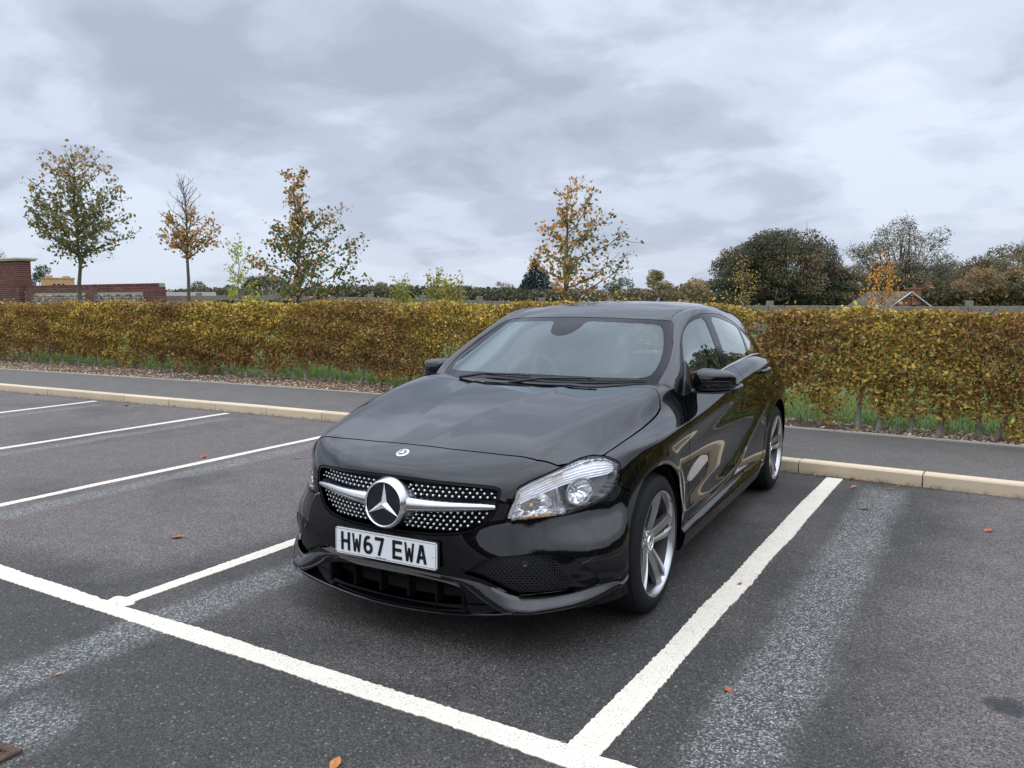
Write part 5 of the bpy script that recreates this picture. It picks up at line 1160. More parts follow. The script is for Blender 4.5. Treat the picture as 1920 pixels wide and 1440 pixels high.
for x in xs_:
    y = float(hedgeY(x)) + rng.normal(0, .03); ln = rng.normal(.02, .06); r0 = rng.uniform(.016, .027); m = MB(); h = rng.uniform(.75, 1.15)
    path = [(x - ln * 1.3, y - .02, .07), (x - ln, y - .01, .12), (x - ln * .4, y, .28), (x + rng.normal(0, .012), y + .01, .45), (x + ln * .6, y, .70), (x + ln + rng.normal(0, .03), y, h)]
    m.tube(path, [r0 * 1.7, r0 * 1.25, r0, r0 * .85, r0 * .65, r0 * .35], 8); m.build('hedge_stem', STEM, HG, True)
# ---- leaf litter under the hedge, fallen leaves along the kerb
n = 30000; x = rng.uniform(-22, 6, n); a = rng.random(n) ** 1.25; lo = pathY(x) + .05; hi = hedgeY(x) + .30
y = lo + (hi - lo) * a; dense = rng.random(n) < .55 + .45 * vnoise(np.stack([x, y], 1), 2.5, 77); x, y = x[dense], y[dense]; n = len(x)
C = palette([(.22, .135, .08), (.32, .23, .15), (.44, .36, .27), (.15, .085, .05), (.36, .25, .06), (.52, .46, .38)], [3.5, 4, 3, 2.5, .5, 1.4], n)
P = np.stack([x, y, .104 + rng.random(n) * .022], 1); nr = np.tile([0, 0, 1.], (n, 1)) + rng.normal(0, .35, (n, 3)); V, F, C2 = leaf_cards(P, rng.uniform(.025, .060, n), C, .55, 0, .5, 2)
V[:, 2] = .100 + np.abs(V[:, 2] - .100) * .55; mesh_obj('leaf_litter', V, F, LEAF, col=C2, kind='stuff')
tag(bpy.data.objects['leaf_litter'], 'band of dry brown leaf litter along the foot of the hedge', 'leaf litter')
# ---- grass tufts behind and between the stems
n = 60000; x = rng.uniform(-20, 6, n); y = hedgeY(x) + .0 + rng.random(n) ** 1.3 * 2.6; keep = rng.random(n) < sm(y - hedgeY(x), -.05, .35) * .9 + .12; x, y = x[keep], y[keep]; n = len(x)
h = rng.uniform(.03, .09, n) * (1 + .4 * vnoise(np.stack([x, y], 1), 2, 5)); az = rng.uniform(0, 6.28, n); w = .004; ln = rng.normal(0, .03, (n, 2))
b = np.stack([x, y, np.full(n, .095)], 1); dx = np.stack([np.cos(az) * w, np.sin(az) * w, np.zeros(n)], 1); tip = b + np.stack([ln[:, 0], ln[:, 1], h], 1)
V = np.stack([b - dx, b + dx, tip], 1).reshape(-1, 3); C = palette([(.075, .135, .024), (.095, .155, .03), (.055, .10, .018), (.16, .15, .06)], [3, 2.5, 2, 1.3], n)
o = mesh_obj('grass_blades', V, np.arange(3 * n).reshape(-1, 3), LEAF, col=np.repeat(C, 3, 0), kind='stuff'); tag(o, 'bright green lawn grass seen through the gaps under the hedge', 'grass')
# ---- single fallen leaves on the asphalt
def fallen(x, y, z, s, rz, col, label):
    m = MB(); out = [(-.5, 0), (-.3, .20), (0, .30), (.28, .20), (.5, 0), (.28, -.19), (0, -.30), (-.3, -.21)]; curl = rng.uniform(.15, .4)
    P = [(a * s, b * s * .95, abs(b) * s * curl + (a + .5) ** 2 * s * curl * .5 + .002) for a, b in out] + [(0, 0, .003), (-.28 * s, 0, .002), (.28 * s, 0, .004 + s * .05)]
    m.add(P, [(0, 1, 9), (1, 2, 8, 9), (2, 3, 10, 8), (3, 4, 10), (4, 5, 10), (5, 6, 8, 10), (6, 7, 9, 8), (7, 0, 9)])
    m.tube([(-.5 * s, 0, .003), (-.72 * s, .05 * s, .004)], .0012, 4); o = m.build('fallen_leaf', simple('dry_leaf_' + col, {'rust': (.30, .085, .035), 'brown': (.17, .085, .045), 'orange': (.42, .16, .04), 'tan': (.36, .22, .10)}[col], .7, nscale=60, var=.3), None, False)
    o.location = (x, y, z); o.rotation_euler = (0, 0, rz); tag(o, label, 'leaf', 'fallen leaves scattered over the car park')
fallen(-3.11, .88, .001, .085, .6, 'rust', 'curled rust red leaf alone in the empty bay left of the car')
fallen(-5.07, 2.60, .001, .10, 2.0, 'rust', 'dark red leaf just beyond the third bay line from the right')
fallen(.35, 3.65, .001, .065, .2, 'brown', 'brown curled leaf on the pale worn strip near its far end')
fallen(1.07, 3.49, .001, .075, 1.1, 'rust', 'rust leaf out on open asphalt at the far right of the bays')
fallen(.28, .68, .001, .045, 2.4, 'rust', 'small red brown scrap of leaf beside the near bay line, on the worn strip')
fallen(-.62, -.405, .001, .062, 1.9, 'orange', 'orange brown leaf nearest the camera, in front of the thick front line')
fallen(.43, 4.38, .001, .05, .3, 'rust', 'small rust leaf at the top end of the pale worn strip by the kerb')
fallen(.19, 4.30, .001, .06, .9, 'orange', 'orange leaf close to the end of the near bay line by the kerb')
fallen(.60, 3.95, .001, .04, 2.9, 'brown', 'tiny dark leaf between the worn strip and the kerb')
fallen(-1.95, -.50, .001, .03, 1.0, 'tan', 'pale tan speck of leaf on the worn patch at lower left')
fallen(.02, 1.79, .005, .03, 1.0, 'rust', 'tiny rust fragment lying on the near white bay line')
fallen(-9.0, 4.45, .001, .09, .4, 'rust', 'dark red leaf by the kerb beyond the far bay lines')
fallen(-4.3, 3.0, .001, .05, .4, 'tan', 'small pale leaf in the bay next to the car, near the third line')
fallen(-6.9, 5.5, .095, .06, 1.4, 'orange', 'small orange leaf on the footpath left of the car')
n = 150; x = np.concatenate([rng.uniform(-14, -5, 85), rng.uniform(-1, 3, 65)]); y = kerbY(x) - np.abs(rng.normal(0, .03, n)) - .02
clus = rng.random(n) < .5 + .5 * vnoise(x[:, None], 3.5, 9); x, y = x[clus], y[clus]; n = len(x)
V, F, C = leaf_cards(np.stack([x, y, np.full(n, .012)], 1), rng.uniform(.025, .06, n), palette([(.26, .09, .04), (.16, .08, .045), (.36, .16, .05)], [3, 3, 1], n), .6, 0, .6); V[:, 2] = .002 + np.abs(V[:, 2] - .002) * .5
o = mesh_obj('kerb_leaves', V, F, LEAF, col=C, kind='stuff'); tag(o, 'scatter of small red brown leaves gathered against the kerb face', 'leaves')
# ================================================================= trees
def branch_paths(base, d, L, n=6, wob=.12, up=.25):
    p = np.array(base, float); d = np.array(d, float); d /= np.linalg.norm(d); out = [p.copy()]
    for i in range(n):
        d = d + rng.normal(0, wob, 3) + np.array([0, 0, up * .3]); d /= np.linalg.norm(d); p = p + d * L / n; out.append(p.copy())
    return np.array(out)
def young_tree(label, loc, H, z0, tr, prof, nb, leaf, cols, group='young street trees between hedge and fence', ex=0.0, top_bare=1.0, spire=True, density=1.0, el=.9, cfun=None, ls=.09, clus=.07):
    R_ = empty('young_tree', loc); tag(R_, label, 'tree', group); tk = MB(); P = []; D = []
    tp = np.array([(rng.normal(0, .004) * i, rng.normal(0, .004) * i, z) for i, z in enumerate(np.linspace(0, H * .97, 10))]); rr = tr * (1 - np.linspace(0, 1, 10)) ** .8 + .004; rr[0] *= 1.3
    tk.tube(tp, rr, 8); tk.build('trunk', BARK, R_, True); br = MB()
    for k in range(nb):
        f = (k + rng.random()) / nb; z = z0 + (H * .96 - z0) * f ** 1.05; az = k * 2.4 + rng.normal(0, .3); t_ = (z - z0) / (H - z0)
        dirx = math.cos(az); L = prof(t_, dirx) * rng.uniform(.8, 1.1) + .1; e = el * (.55 + .75 * t_)
        b = [np.interp(z, tp[:, 2], tp[:, 0]), np.interp(z, tp[:, 2], tp[:, 1]), z]; pth = branch_paths(b, (dirx * math.cos(e), math.sin(az) * math.cos(e), math.sin(e)), L, 7, .10, .22)
        r0 = tr * .38 * (1 - t_ * .7); br.tube(pth, np.linspace(r0, .003, 8), 5); segs = [pth]
        for q in range(int(3 + L * 5)):
            i = rng.integers(1, 7); s = branch_paths(pth[i], (pth[i] - pth[i - 1]) / max(np.linalg.norm(pth[i] - pth[i - 1]), 1e-6) + rng.normal(0, .6, 3), L * rng.uniform(.18, .42), 4, .18, .25); br.tube(s, np.linspace(r0 * .4, .002, 5), 4, caps=False); segs.append(s)
        for s in segs:
            m_ = max(int(len(s) * density * (leaf(t_, dirx, z))), 0)
            if m_ <= 0: continue
            i = rng.integers(1, len(s), m_); w = rng.random((m_, 1)); pp = s[i] * w + s[i - 1] * (1 - w) + rng.normal(0, clus, (m_, 3)); P.append(pp)
    br.build('branches', BARK, R_, True); P = np.concatenate(P); n = len(P); C = cfun(P, n) if cfun else palette(*cols, n)
    V, F, C = leaf_cards(P, rng.uniform(ls * .7, ls * 1.25, n), C, .68, .5, .25, 2); mesh_obj('foliage', V, F, TLEAF, R_, col=C, kind='stuff'); return R_
GRN = [(.085, .105, .040), (.11, .125, .045), (.15, .15, .05), (.20, .15, .05), (.30, .15, .05), (.07, .09, .042)]
def c1_(P, n):
    C = palette(GRN, [2.5, 3, 3, 1.6, .5, 1.2], n); hi = P[:, 2] > 4.3 + rng.normal(0, .3, n); C[hi] = palette([(.32, .15, .065), (.24, .17, .07), (.17, .15, .05)], [1.2, 1.5, 1.5], hi.sum()); return C
young_tree('tallest young tree, round green crown, in front of the brick wall', (-19.2, 10.0, .1), 5.15, 2.35, .062, lambda t_, c: 1.62 * (1 - t_) ** .55, 46, lambda t_, c, z: 2.3 * (1 - t_) ** 1.4 + .25, None, cfun=c1_, ls=.094, el=.42, clus=.07)
def c2_(P, n): return palette([(.34, .20, .07), (.38, .24, .08), (.26, .15, .06), (.18, .15, .05)], [3, 2, 2, .7], n)
young_tree('small young tree with orange leaves below a bare twig top, right of the brick wall', (-14.9, 10.0, .1), 4.15, 2.25, .05, lambda t_, c: .72 * (1 - t_) ** .6, 40, lambda t_, c, z: 1.7 if t_ < .30 else (.2 if t_ < .42 else 0), None, cfun=c2_, ls=.078, el=.75, clus=.06)
def c3_(P, n):
    C = palette([(.070, .095, .038), (.10, .12, .042), (.15, .15, .05)], [3, 2, 1.5], n); o_ = rng.random(n) < (.20 + .5 * sm(P[:, 2], 2.6, 3.6) + .25 * (P[:, 0] < -.35)); C[o_] = palette([(.40, .19, .065), (.34, .17, .06), (.26, .18, .06)], [2, 2, 1], o_.sum()); return C
young_tree('young tree, dark green below with orange tips and a leafy spire, left of the car', (-11.4, 10.0, .1), 4.02, 1.2, .05, lambda t_, c: (1.35 if t_ < .5 else .46) * (1 - t_ * .75) * (1.12 if c > 0 else .72), 30, lambda t_, c, z: 2.5 * (.6 + .6 * (t_ < .62)), None, cfun=c3_, ls=.080, el=.40, clus=.07)
def c4_(P, n):
    C = palette([(.085, .10, .038), (.13, .13, .045), (.18, .15, .05)], [3, 2, 1.5], n); pr = np.clip(.50 - P[:, 0] * .45 + .35 * sm(P[:, 2], 2.4, 3.4) + .3 * (P[:, 2] < 1.7), .08, .98)
    o_ = rng.random(n) < pr; C[o_] = palette([(.46, .22, .065), (.38, .19, .06), (.31, .18, .06), (.50, .29, .08)], [3, 3, 2, 1.2], o_.sum()); return C
young_tree('open branched young tree, orange left and green right, behind the car roof', (-5.68, 11.0, .1), 3.42, 1.25, .055, lambda t_, c: (1.08 if t_ < .62 else .55) * (1 - t_ * .60) * (1.30 if c > 0 else .72), 22, lambda t_, c, z: 2.3 * (1 - .65 * sm(t_, .45, .95)), None, cfun=c4_, ls=.072, el=.32, clus=.055)
def sap(label, loc, H, z0, wd, cols, w, nb=14, dens=3.0, ls=.08):
    young_tree(label, loc, H, z0, .022, lambda t_, c: wd * (1 - t_ * .6), nb, lambda t_, c, z: dens * (1 - .7 * t_), None, 'thin saplings near the fence', cfun=lambda P, n: palette(cols, w, n), ls=ls, el=.85, clus=.05)
YG = [(.30, .30, .06), (.22, .24, .05), (.38, .32, .07)]
sap('thin pale yellow green sapling just left of the spire shaped tree', (-16.5, 12.8, .1), 2.95, 1.0, .55, YG, [2, 2, 1], 14, 2.2, .07)
sap('wispy bright orange sapling in front of the bungalow gable', (-.9, 15.3, .1), 2.0, .9, .62, [(.55, .25, .04), (.60, .32, .05), (.42, .18, .04)], [3, 2, 1], 26, 1.3, .040)
sap('slender yellowish sapling in front of the big dark oak', (-3.5, 14.9, .1), 2.1, .8, .5, [(.36, .24, .05), (.42, .30, .06), (.20, .16, .04)], [2, 1, 1], 24, .9, .042)
for q, (x, y) in enumerate(((-10.6, 12.4), (-10.0, 12.9), (-9.4, 12.6))):
    sap(['yellow green sapling at the left of the low clump right of the spire tree', 'yellow sapling in the middle of the low clump right of the spire tree', 'orange tinged sapling at the right of the low clump right of the spire tree'][q], (x, y, .1), (1.60, 1.80, 1.62)[q], .6, .6, [(.24, .235, .055), (.18, .19, .045), (.33, .22, .05)], [3, 2, .5 + q * .6], 20, 2.4, .065)
# ---- large trees across the field
def far_tree(label, x, y, w, top, cols, wts, n, ls, kind='round', group='mature trees across the field', clump=34, name='tree', sparse=0.0, flat=.9):
    ls *= .58; n = int(n * 1.9)
    g = float(ground_z(y)); H = top - g; R_ = empty(name, (x, y, g)); tag(R_, label, 'tree', group); tk = MB(); tr = max(H * .03, .1)
    tk.tube([(0, 0, -.3), (0, 0, H * .18), (rng.normal(0, .2), 0, H * .42), (rng.normal(0, .3), 0, H * .75)], [tr * 1.4, tr, tr * .7, tr * .2], 7); tk.build('trunk', BARK, R_, True); br = MB()
    cz = H * (.60 if kind != 'low' else .5); rx, rz_ = w / 2, H * (.40 if kind != 'low' else .48); cl = []
    if kind == 'cone':
        for i in range(clump): f = (i + .5) / clump; r = rx * (1 - f) ** .75; a = rng.uniform(0, 6.28); cl.append((r * .75 * math.cos(a), r * .75 * math.sin(a), H * (.06 + .90 * f), r * .38 + .12))
    else:
        for i in range(clump):
            u = rng.normal(size=3); u /= np.linalg.norm(u); u[2] = u[2] * 1.0 if u[2] > 0 else u[2] * (.95 if sparse < .5 else .35); q = rng.uniform(.62, .95); cl.append((u[0] * rx * q, u[1] * rx * q, cz + u[2] * rz_ * q, rx * rng.uniform(.13, .26) * (1.0 if clump > 60 else 1.55)))
    nbr = clump if kind != 'cone' else 0
    for i in range(nbr):
        c = cl[i]; s = np.array([0, 0, H * rng.uniform(.16, .5)]); e = np.array(c[:3]); mid = s * .5 + e * .5 + np.array([0, 0, -.06 * H]) + rng.normal(0, .03 * H, 3); q = np.linspace(0, 1, 7)[:, None]; pth = (1 - q) ** 2 * s + 2 * q * (1 - q) * mid + q * q * e; br.tube(pth, np.linspace(tr * .30, tr * .04, 7), 4, caps=False)
        if sparse > 0 or i % 2:
            for k in range(int(4 + 14 * sparse)):
                j = rng.integers(3, 7); s2 = branch_paths(pth[j], rng.normal(0, 1, 3) + (e - s) / np.linalg.norm(e - s), c[3] * rng.uniform(.7, 1.5), 4, .3, .2); br.tube(s2, np.linspace(tr * .10, tr * .03, 5), 3, caps=False)
    if nbr: br.build('limbs', BARK, R_, True)
    k = rng.choice(len(cl), n, p=np.array([c[3] ** 2 for c in cl]) / sum(c[3] ** 2 for c in cl)); cc = np.array(cl)[k]; d = rng.normal(size=(n, 3)); d /= np.linalg.norm(d, axis=1, keepdims=True)
    P = cc[:, :3] + d * (cc[:, 3:4] * rng.uniform(.55, 1.12, (n, 1))) * np.array([1, 1, flat * .8]); tint = np.array([rng.uniform(.75, 1.25) for _ in cl])[k]; pick = np.array([rng.choice(len(cols), p=np.array(wts) / sum(wts)) for _ in cl])[k]
    own = np.array(cols)[pick]; oth = palette(cols, wts, n); C = np.where((rng.random(n) < .65)[:, None], own, oth) * (tint * rng.uniform(.7, 1.3, n))[:, None]
    P[:, 2] = np.maximum(P[:, 2], .15); V, F, C = leaf_cards(P, rng.uniform(ls * .6, ls * 1.3, n), C, .75, .2, 0, 1); mesh_obj('crown', V, F, LEAF, R_, col=C, kind='stuff'); return R_
DG = [(.060, .066, .038), (.085, .082, .044), (.048, .055, .034), (.135, .088, .048)]; OL = [(.105, .105, .055), (.13, .12, .06), (.09, .092, .05)]; OB = [(.19, .12, .055), (.155, .11, .055), (.13, .105, .056)]; PAL = [(.17, .15, .06), (.13, .125, .05), (.20, .15, .055)]
far_tree('broad dark oak with brown tinged crown, the biggest tree right of the car', -20.9, 94.9, 14.4, 9.3, DG, [4, 3, 3, 2.4], 34000, .40, clump=150, sparse=.2)
far_tree('lower dark tree joined to the left flank of the big oak', -25.0, 90, 6.5, 4.6, DG, [3, 3, 2, 1], 7000, .38, clump=30)
far_tree('lower dark tree joined to the right flank of the big oak', -15.3, 97, 6.0, 5.0, DG, [3, 3, 2, 1], 7000, .38, clump=30)
far_tree('tall half bare tree with a fine twiggy dome, right of the big oak', -9.4, 107.6, 12.0, 11.0, [(.13, .12, .075), (.16, .13, .075), (.10, .095, .06)], [2, 1, 2], 6500, .32, clump=80, sparse=.9)
far_tree('dark leafy tree filling the lower half of the half bare tree', -9.0, 103, 7.2, 5.6, DG + OL, [2, 2, 2, 2, 1, 1, 1], 7000, .36, clump=34)
far_tree('olive tree between the big oak and the half bare tree', -13.6, 99.3, 5.6, 5.2, OL + OB, [2, 2, 2, .5, .5, .5], 6000, .36, clump=28)
far_tree('brown green tree at the right foot of the half bare tree', -5.4, 107.5, 4.6, 3.9, OL + OB, [2, 2, 2, 1, 1, 1], 4500, .36, clump=22)
for i, (x, y, w, tp, cs, lb) in enumerate(((-3.4, 122.8, 8, 6.0, OL + DG, 'leftmost tree of the wooded rise at the right edge'), (-.3, 120, 8, 7.2, OL + OB, 'second tree of the wooded rise at the right edge, olive brown'), (2.9, 124, 9, 8.4, OB + OL, 'tallest leafy brown tree of the wooded rise at the right edge'), (.5, 102, 9, 4.8, OB, 'low orange brown tree in front of the wooded rise'), (4.6, 106, 8, 5.4, OL + OB, 'low olive tree in front at the extreme right edge'), (7.5, 118, 8, 6.5, OB + OL, 'brown tree of the wooded rise cut by the right edge'))):
    far_tree(lb, x, y, w, tp, cs, [1] * len(cs), 7500, .40, clump=34)
far_tree('thin half bare tree standing above the wooded rise at the right edge', 4.7, 130, 7.5, 9.9, [(.10, .075, .04)], [1], 1500, .32, clump=34, sparse=.8)
far_tree('round orange brown tree just right of the car roof', -24.8, 75.2, 4.3, 3.3, OB, [1, 1.3, 1], 6000, .28, clump=30)
far_tree('pale yellow green feathery tree behind the car roof', -28.6, 75.2, 3.6, 4.2, PAL, [2, 1, 1], 3800, .26, clump=28, sparse=.5)
far_tree('small bright orange tree in front of the pale feathery tree', -23.7 - 2.6, 64.2, 2.2, 2.2, [(.30, .15, .03), (.24, .14, .035)], [1, 1], 2200, .22, clump=16)
far_tree('grey green airy tree behind the car roof left of the pale feathery tree', -34.6, 80.9, 3.9, 3.8, [(.075, .09, .06), (.10, .11, .07)], [1, 1], 3800, .26, clump=28, sparse=.5)
far_tree('low bright green rounded bush tree behind the car roof', -27.7 - 1.0, 61.8, 3.0, 1.9, [(.11, .13, .035), (.09, .11, .03)], [1, 1], 2600, .22, 'low', clump=18)
far_tree('small dark pointed conifer far off behind the car roof', -32.3, 70.7, 1.9, 2.6, [(.03, .045, .03)], [1], 1600, .22, 'cone', clump=22)
far_tree('dark blue green fir just left of the orange and green young tree', -28.2, 49.9, 4.4, 4.6, [(.016, .034, .030), (.022, .042, .034), (.012, .026, .024)], [2, 1, 2], 11000, .24, 'cone', clump=60, name='fir_tree')
far_tree('dark fir shoulder lower on the left of the blue green fir', -29.4, 50.5, 2.6, 3.1, [(.018, .036, .032), (.014, .028, .026)], [1, 1], 5000, .22, 'cone', clump=36, name='fir_tree')
far_tree('lone olive yellow tree above the dark shrub belt, left of the car', -56.9, 67.5, 3.4, 3.9, PAL + OL, [1] * 6, 3600, .27, clump=22)
far_tree('sparse brown tree above the shrub belt, nearer the fir', -45.6, 73.0, 3.6, 3.3, PAL + OB, [1, 1, 1, .7, .7, .7], 1800, .25, clump=22, sparse=.8)
far_tree('pale twiggy tree above the shrub belt', -48.6, 71.0, 3.4, 3.2, PAL, [1, 1, 1], 1500, .25, clump=20, sparse=.8)
far_tree('thin bare tree above the shrub belt beside the fir', -42.8, 70.0, 2.6, 3.2, [(.12, .09, .05)], [1], 600, .25, clump=16, sparse=.9)
far_tree('dark green rounded tree behind the spire shaped young tree', -60.4, 53.7, 4.6, 4.4, DG + OL, [2, 2, 1, .4, 1, 1, 1], 6500, .27, clump=28)
far_tree('lower green tree right of the dark rounded tree', -55.6, 55.5, 4.4, 3.1, OL + DG, [1] * 7, 4200, .27, 'low', clump=22)
far_tree('low olive tree behind the pale sapling', -54.3 - 7, 45.8, 3.2, 2.9, OL, [1, 1, 1], 3000, .25, 'low', clump=18)
far_tree('small dark rounded tree behind the trunk of the orange and bare young tree', -70.8, 53.3, 3.0, 3.1, DG, [2, 2, 2, .4], 2800, .27, clump=18)
far_tree('small dark rounded tree just left of the pale sapling', -67.5, 54.8, 2.8, 3.0, DG, [2, 2, 2, .4], 2500, .27, clump=18)
far_tree('dark green tree behind the brick pier and wall', -60.1, 30.8, 2.9, 4.2, [(.035, .055, .028), (.05, .07, .03)], [1, 1], 4500, .20, clump=30)
far_tree('low brown topped tree peeping over the brick wall', -66.0, 38.8, 2.8, 3.3, OB + OL, [1] * 6, 2600, .2, 'low', clump=18)
far_tree('sparse rusty tree top above the brick pier at the left edge', -51.7, 24.2, 3.0, 4.7, [(.22, .12, .06), (.15, .11, .06)], [1, 1], 1000, .14, clump=20, sparse=.6)
# ---- shrub belts: nobody could count them
def belt(label, x0, x1, y, top, dep, cols, n, ls, seed, name='shrubs'):
    x = rng.uniform(x0, x1, n); g = float(ground_z(y)); tp = top - g + .22 * (top - g) * vnoise(x[:, None], 12 / (x1 - x0), seed) * .5 + .10 * vnoise(x[:, None], 60 / (x1 - x0), seed + 1)
    u = rng.random(n) ** .7; P = np.stack([x, y + rng.uniform(-1, 1, n) * dep / 2, g + tp * u], 1); q = vnoise(np.stack([x, P[:, 2] * 2], 1), 20 / (x1 - x0), seed + 2) + rng.normal(0, .3, n)
    cols = np.array(cols); k = np.clip(((q + 1) / 2 * len(cols)).astype(int), 0, len(cols) - 1); V, F, C = leaf_cards(P, rng.uniform(ls * .6, ls * 1.3, n), cols[k] * rng.uniform(.7, 1.3, (n, 1)), .7, .1, 0, 1)
    tag(mesh_obj(name, V, F, LEAF, col=C, kind='stuff'), label, 'shrubs')
belt('dark grey green shrub belt behind the fence between the trees left of the car', -62, -24, 44, 2.25, 3, [(.05, .055, .03), (.07, .07, .04), (.09, .075, .045), (.055, .065, .035)], 22000, .30, 5)
belt('brown and olive scrub behind the car roof', -38, -18, 58, 2.15, 3, [(.09, .065, .04), (.075, .075, .03), (.12, .085, .04)], 9000, .30, 15)
belt('dark scrub under the oak and bare tree at the right', -36, 6, 98, 2.4, 4, [(.04, .045, .022), (.06, .055, .026), (.085, .06, .03)], 14000, .42, 25)
belt('far olive and orange undergrowth of the wooded rise', -6, 14, 98, 2.6, 4, [(.10, .075, .03), (.14, .085, .03), (.075, .07, .03)], 9000, .42, 35)
belt('low dark trees beyond the shed roofs at the left', -96, -60, 74, 1.75, 3, [(.045, .055, .025), (.06, .065, .03)], 12000, .36, 45)
# ================================================================= fence
WOOD = simple('weathered_grey_timber', (.20, .178, .148), .9, nscale=18, var=.3, bump=.5)
FN = empty('timber_fence'); tag(FN, 'weathered grey post and rail fence running behind the hedge', 'fence')
m = MB(); m.box((0, 0, -.60), (.13, .13, 1.50), bev=.006); p0 = m.build('fence_post', WOOD, FN); m = MB(); m.box((.9, -.075, 0), (1.79, .045, .14), bev=.004); r0 = m.build('fence_rail', WOOD, FN)
x = -24.6; q = 0
fz = lambda x: 1.52 + (-.30) * sm(np.array(float(x)), -20, -2)
while x < 8:
    o = p0 if q == 0 else share('fence_post', p0.data, FN); z = float(fz(x)) - .0; o.location = (x, 15, z + .0); o.rotation_euler = (0, rng.normal(0, .008), rng.normal(0, .03))
    z2 = float(fz(x + 1.8)); sl = math.atan2(z2 - z, 1.8)
    for k, dz in enumerate((-.02, -.40, -.80)):
        o = r0 if q == 0 and k == 0 else share('fence_rail', r0.data, FN); o.location = (x, 15, z + dz + rng.normal(0, .006)); o.rotation_euler = (0, -sl, 0)
    x += 1.8; q += 1
# ================================================================= brick wall with flint panels, and its pier
t = NT('red_brick'); oi = t.n('ShaderNodeAttribute', attribute_name='Col'); f = t.noise(30, 5, .65); BRICK = t.pbr(col=t.mix(1.0, oi.outputs['Color'], t.ramp(f, [(.3, .8), (.7, 1.2)]), 'MULTIPLY'), rough=.9, normal=t.bump(f, .4, .004))
MORT = simple('pale_mortar', (.33, .29, .24), .95, bump=.3); COPE = simple('cream_coping_stone', (.52, .49, .41), .85, nscale=15, var=.2, bump=.3)
def bricks(x0, x1, yf, z0, z1, soldier=True, skip=None, dep=.105):
    V, F, C = [], [], []; n = 0
    def one(cx, cz, w, h):
        nonlocal n
        d = dep + rng.normal(0, .002); bx = np.array([(x, y, z) for z in (-1, 1) for y in (-1, 1) for x in (-1, 1)], float) * [w / 2, d, h / 2] + [cx, yf + dep - .01, cz]
        V.append(bx); F.extend([tuple(i + n for i in f_) for f_ in ((0, 2, 3, 1), (4, 5, 7, 6), (0, 1, 5, 4), (2, 6, 7, 3), (0, 4, 6, 2), (1, 3, 7, 5))]); n += 8
        c = np.array([(.135, .040, .034), (.105, .034, .030), (.17, .060, .045), (.09, .035, .032)][rng.choice(4, p=[.45, .3, .15, .1])]) * rng.uniform(.8, 1.2); C.append(np.tile(c, (8, 1)))
    zt = z1
    if soldier:
        x = x0 + .038
        while x < x1 - .02: one(x, z1 - .055, .060, .104); x += .075
        zt = z1 - .12
    r = 0; z = zt - .0325
    while z > z0:
        x = x0 + (.1125 if r % 2 else 0) - .0
        while x < x1 - .02:
            a, b = max(x, x0), min(x + .2155, x1)
            if b - a > .03 and not (skip and skip(a, b, z)): one((a + b) / 2, z, b - a - .002, .055)
            x += .225
        z -= .075; r += 1
    return np.concatenate(V), np.array(F), np.concatenate(C)
WL = empty('brick_wall'); tag(WL, 'low red brick wall with flint panels and a brick on edge top at the far left', 'wall')
panels = ((-28.9, -25.55), (-25.1, -22.35)); zt = 1.97
V, F, C = bricks(-29.4, -21.55, 14.0, .1, zt, True, lambda a, b, z: z < zt - .30 and any(p <= a + .02 and b - .02 <= q_ for p, q_ in panels)); mesh_obj('brickwork', V, F, BRICK, WL, col=C, kind='stuff')
m = MB(); m.box((-25.475, 14.10, 1.0), (7.82, .185, 1.92)); m.build('mortar', MORT, WL)
def flints(x0, x1, z0, z1, yf):
    V, F, C = [], [], []; n = 0; z = z0
    while z < z1:
        x = x0 + rng.uniform(0, .05)
        while x < x1:
            w, h = rng.uniform(.07, .15), rng.uniform(.06, .10); k = 7; a = np.linspace(0, 6.283, k, endpoint=False); rr = rng.uniform(.75, 1.1, k)
            o_ = np.stack([x + np.cos(a) * w / 2 * rr, np.full(k, yf + .02), z + np.sin(a) * h / 2 * rr], 1); i_ = np.stack([x + np.cos(a) * w / 3.2 * rr, np.full(k, yf - .022), z + np.sin(a) * h / 3.2 * rr], 1)
            V += [o_, i_]; F.extend([(n + j, n + (j + 1) % k, n + k + (j + 1) % k, n + k + j)[::-1] for j in range(k)]); n += 2 * k
            Q.append((n - k, k)); C.append(np.tile(np.array([(.32, .28, .24), (.22, .19, .16), (.42, .38, .33), (.12, .10, .09), (.26, .19, .14)][rng.integers(5)]) * rng.uniform(.8, 1.2), (2 * k, 1))); x += w + .012
        z += .085
    return np.concatenate(V), F, np.concatenate(C)
for a, b in panels:
    Q = []; V, F, C = flints(a + .05, b - .05, 1.0, zt - .34, 13.99); caps = np.array([[s + j for j in range(k)][::-1] for s, k in Q]); mesh_obj('flint_panel', V, [np.array(F), caps], BRICK, WL, col=C, kind='stuff')
PR = empty('brick_pier'); tag(PR, 'tall red brick pier with cream coping at the left edge', 'pier'); V, F, C = bricks(-33.0, -29.42, 13.82, 1.0, 2.86, False, None, .25); mesh_obj('brickwork', V, F, BRICK, PR, col=C, kind='stuff')
m = MB(); m.box((-31.21, 14.07, 1.45), (3.55, .478, 2.80)); m.build('mortar', MORT, PR); m = MB(); m.box((-31.2, 14.1, 2.895), (3.72, .72, .05), bev=.008); m.box((-31.2, 14.1, 2.955), (3.84, .80, .075), bev=.012); m.build('coping', COPE, PR)
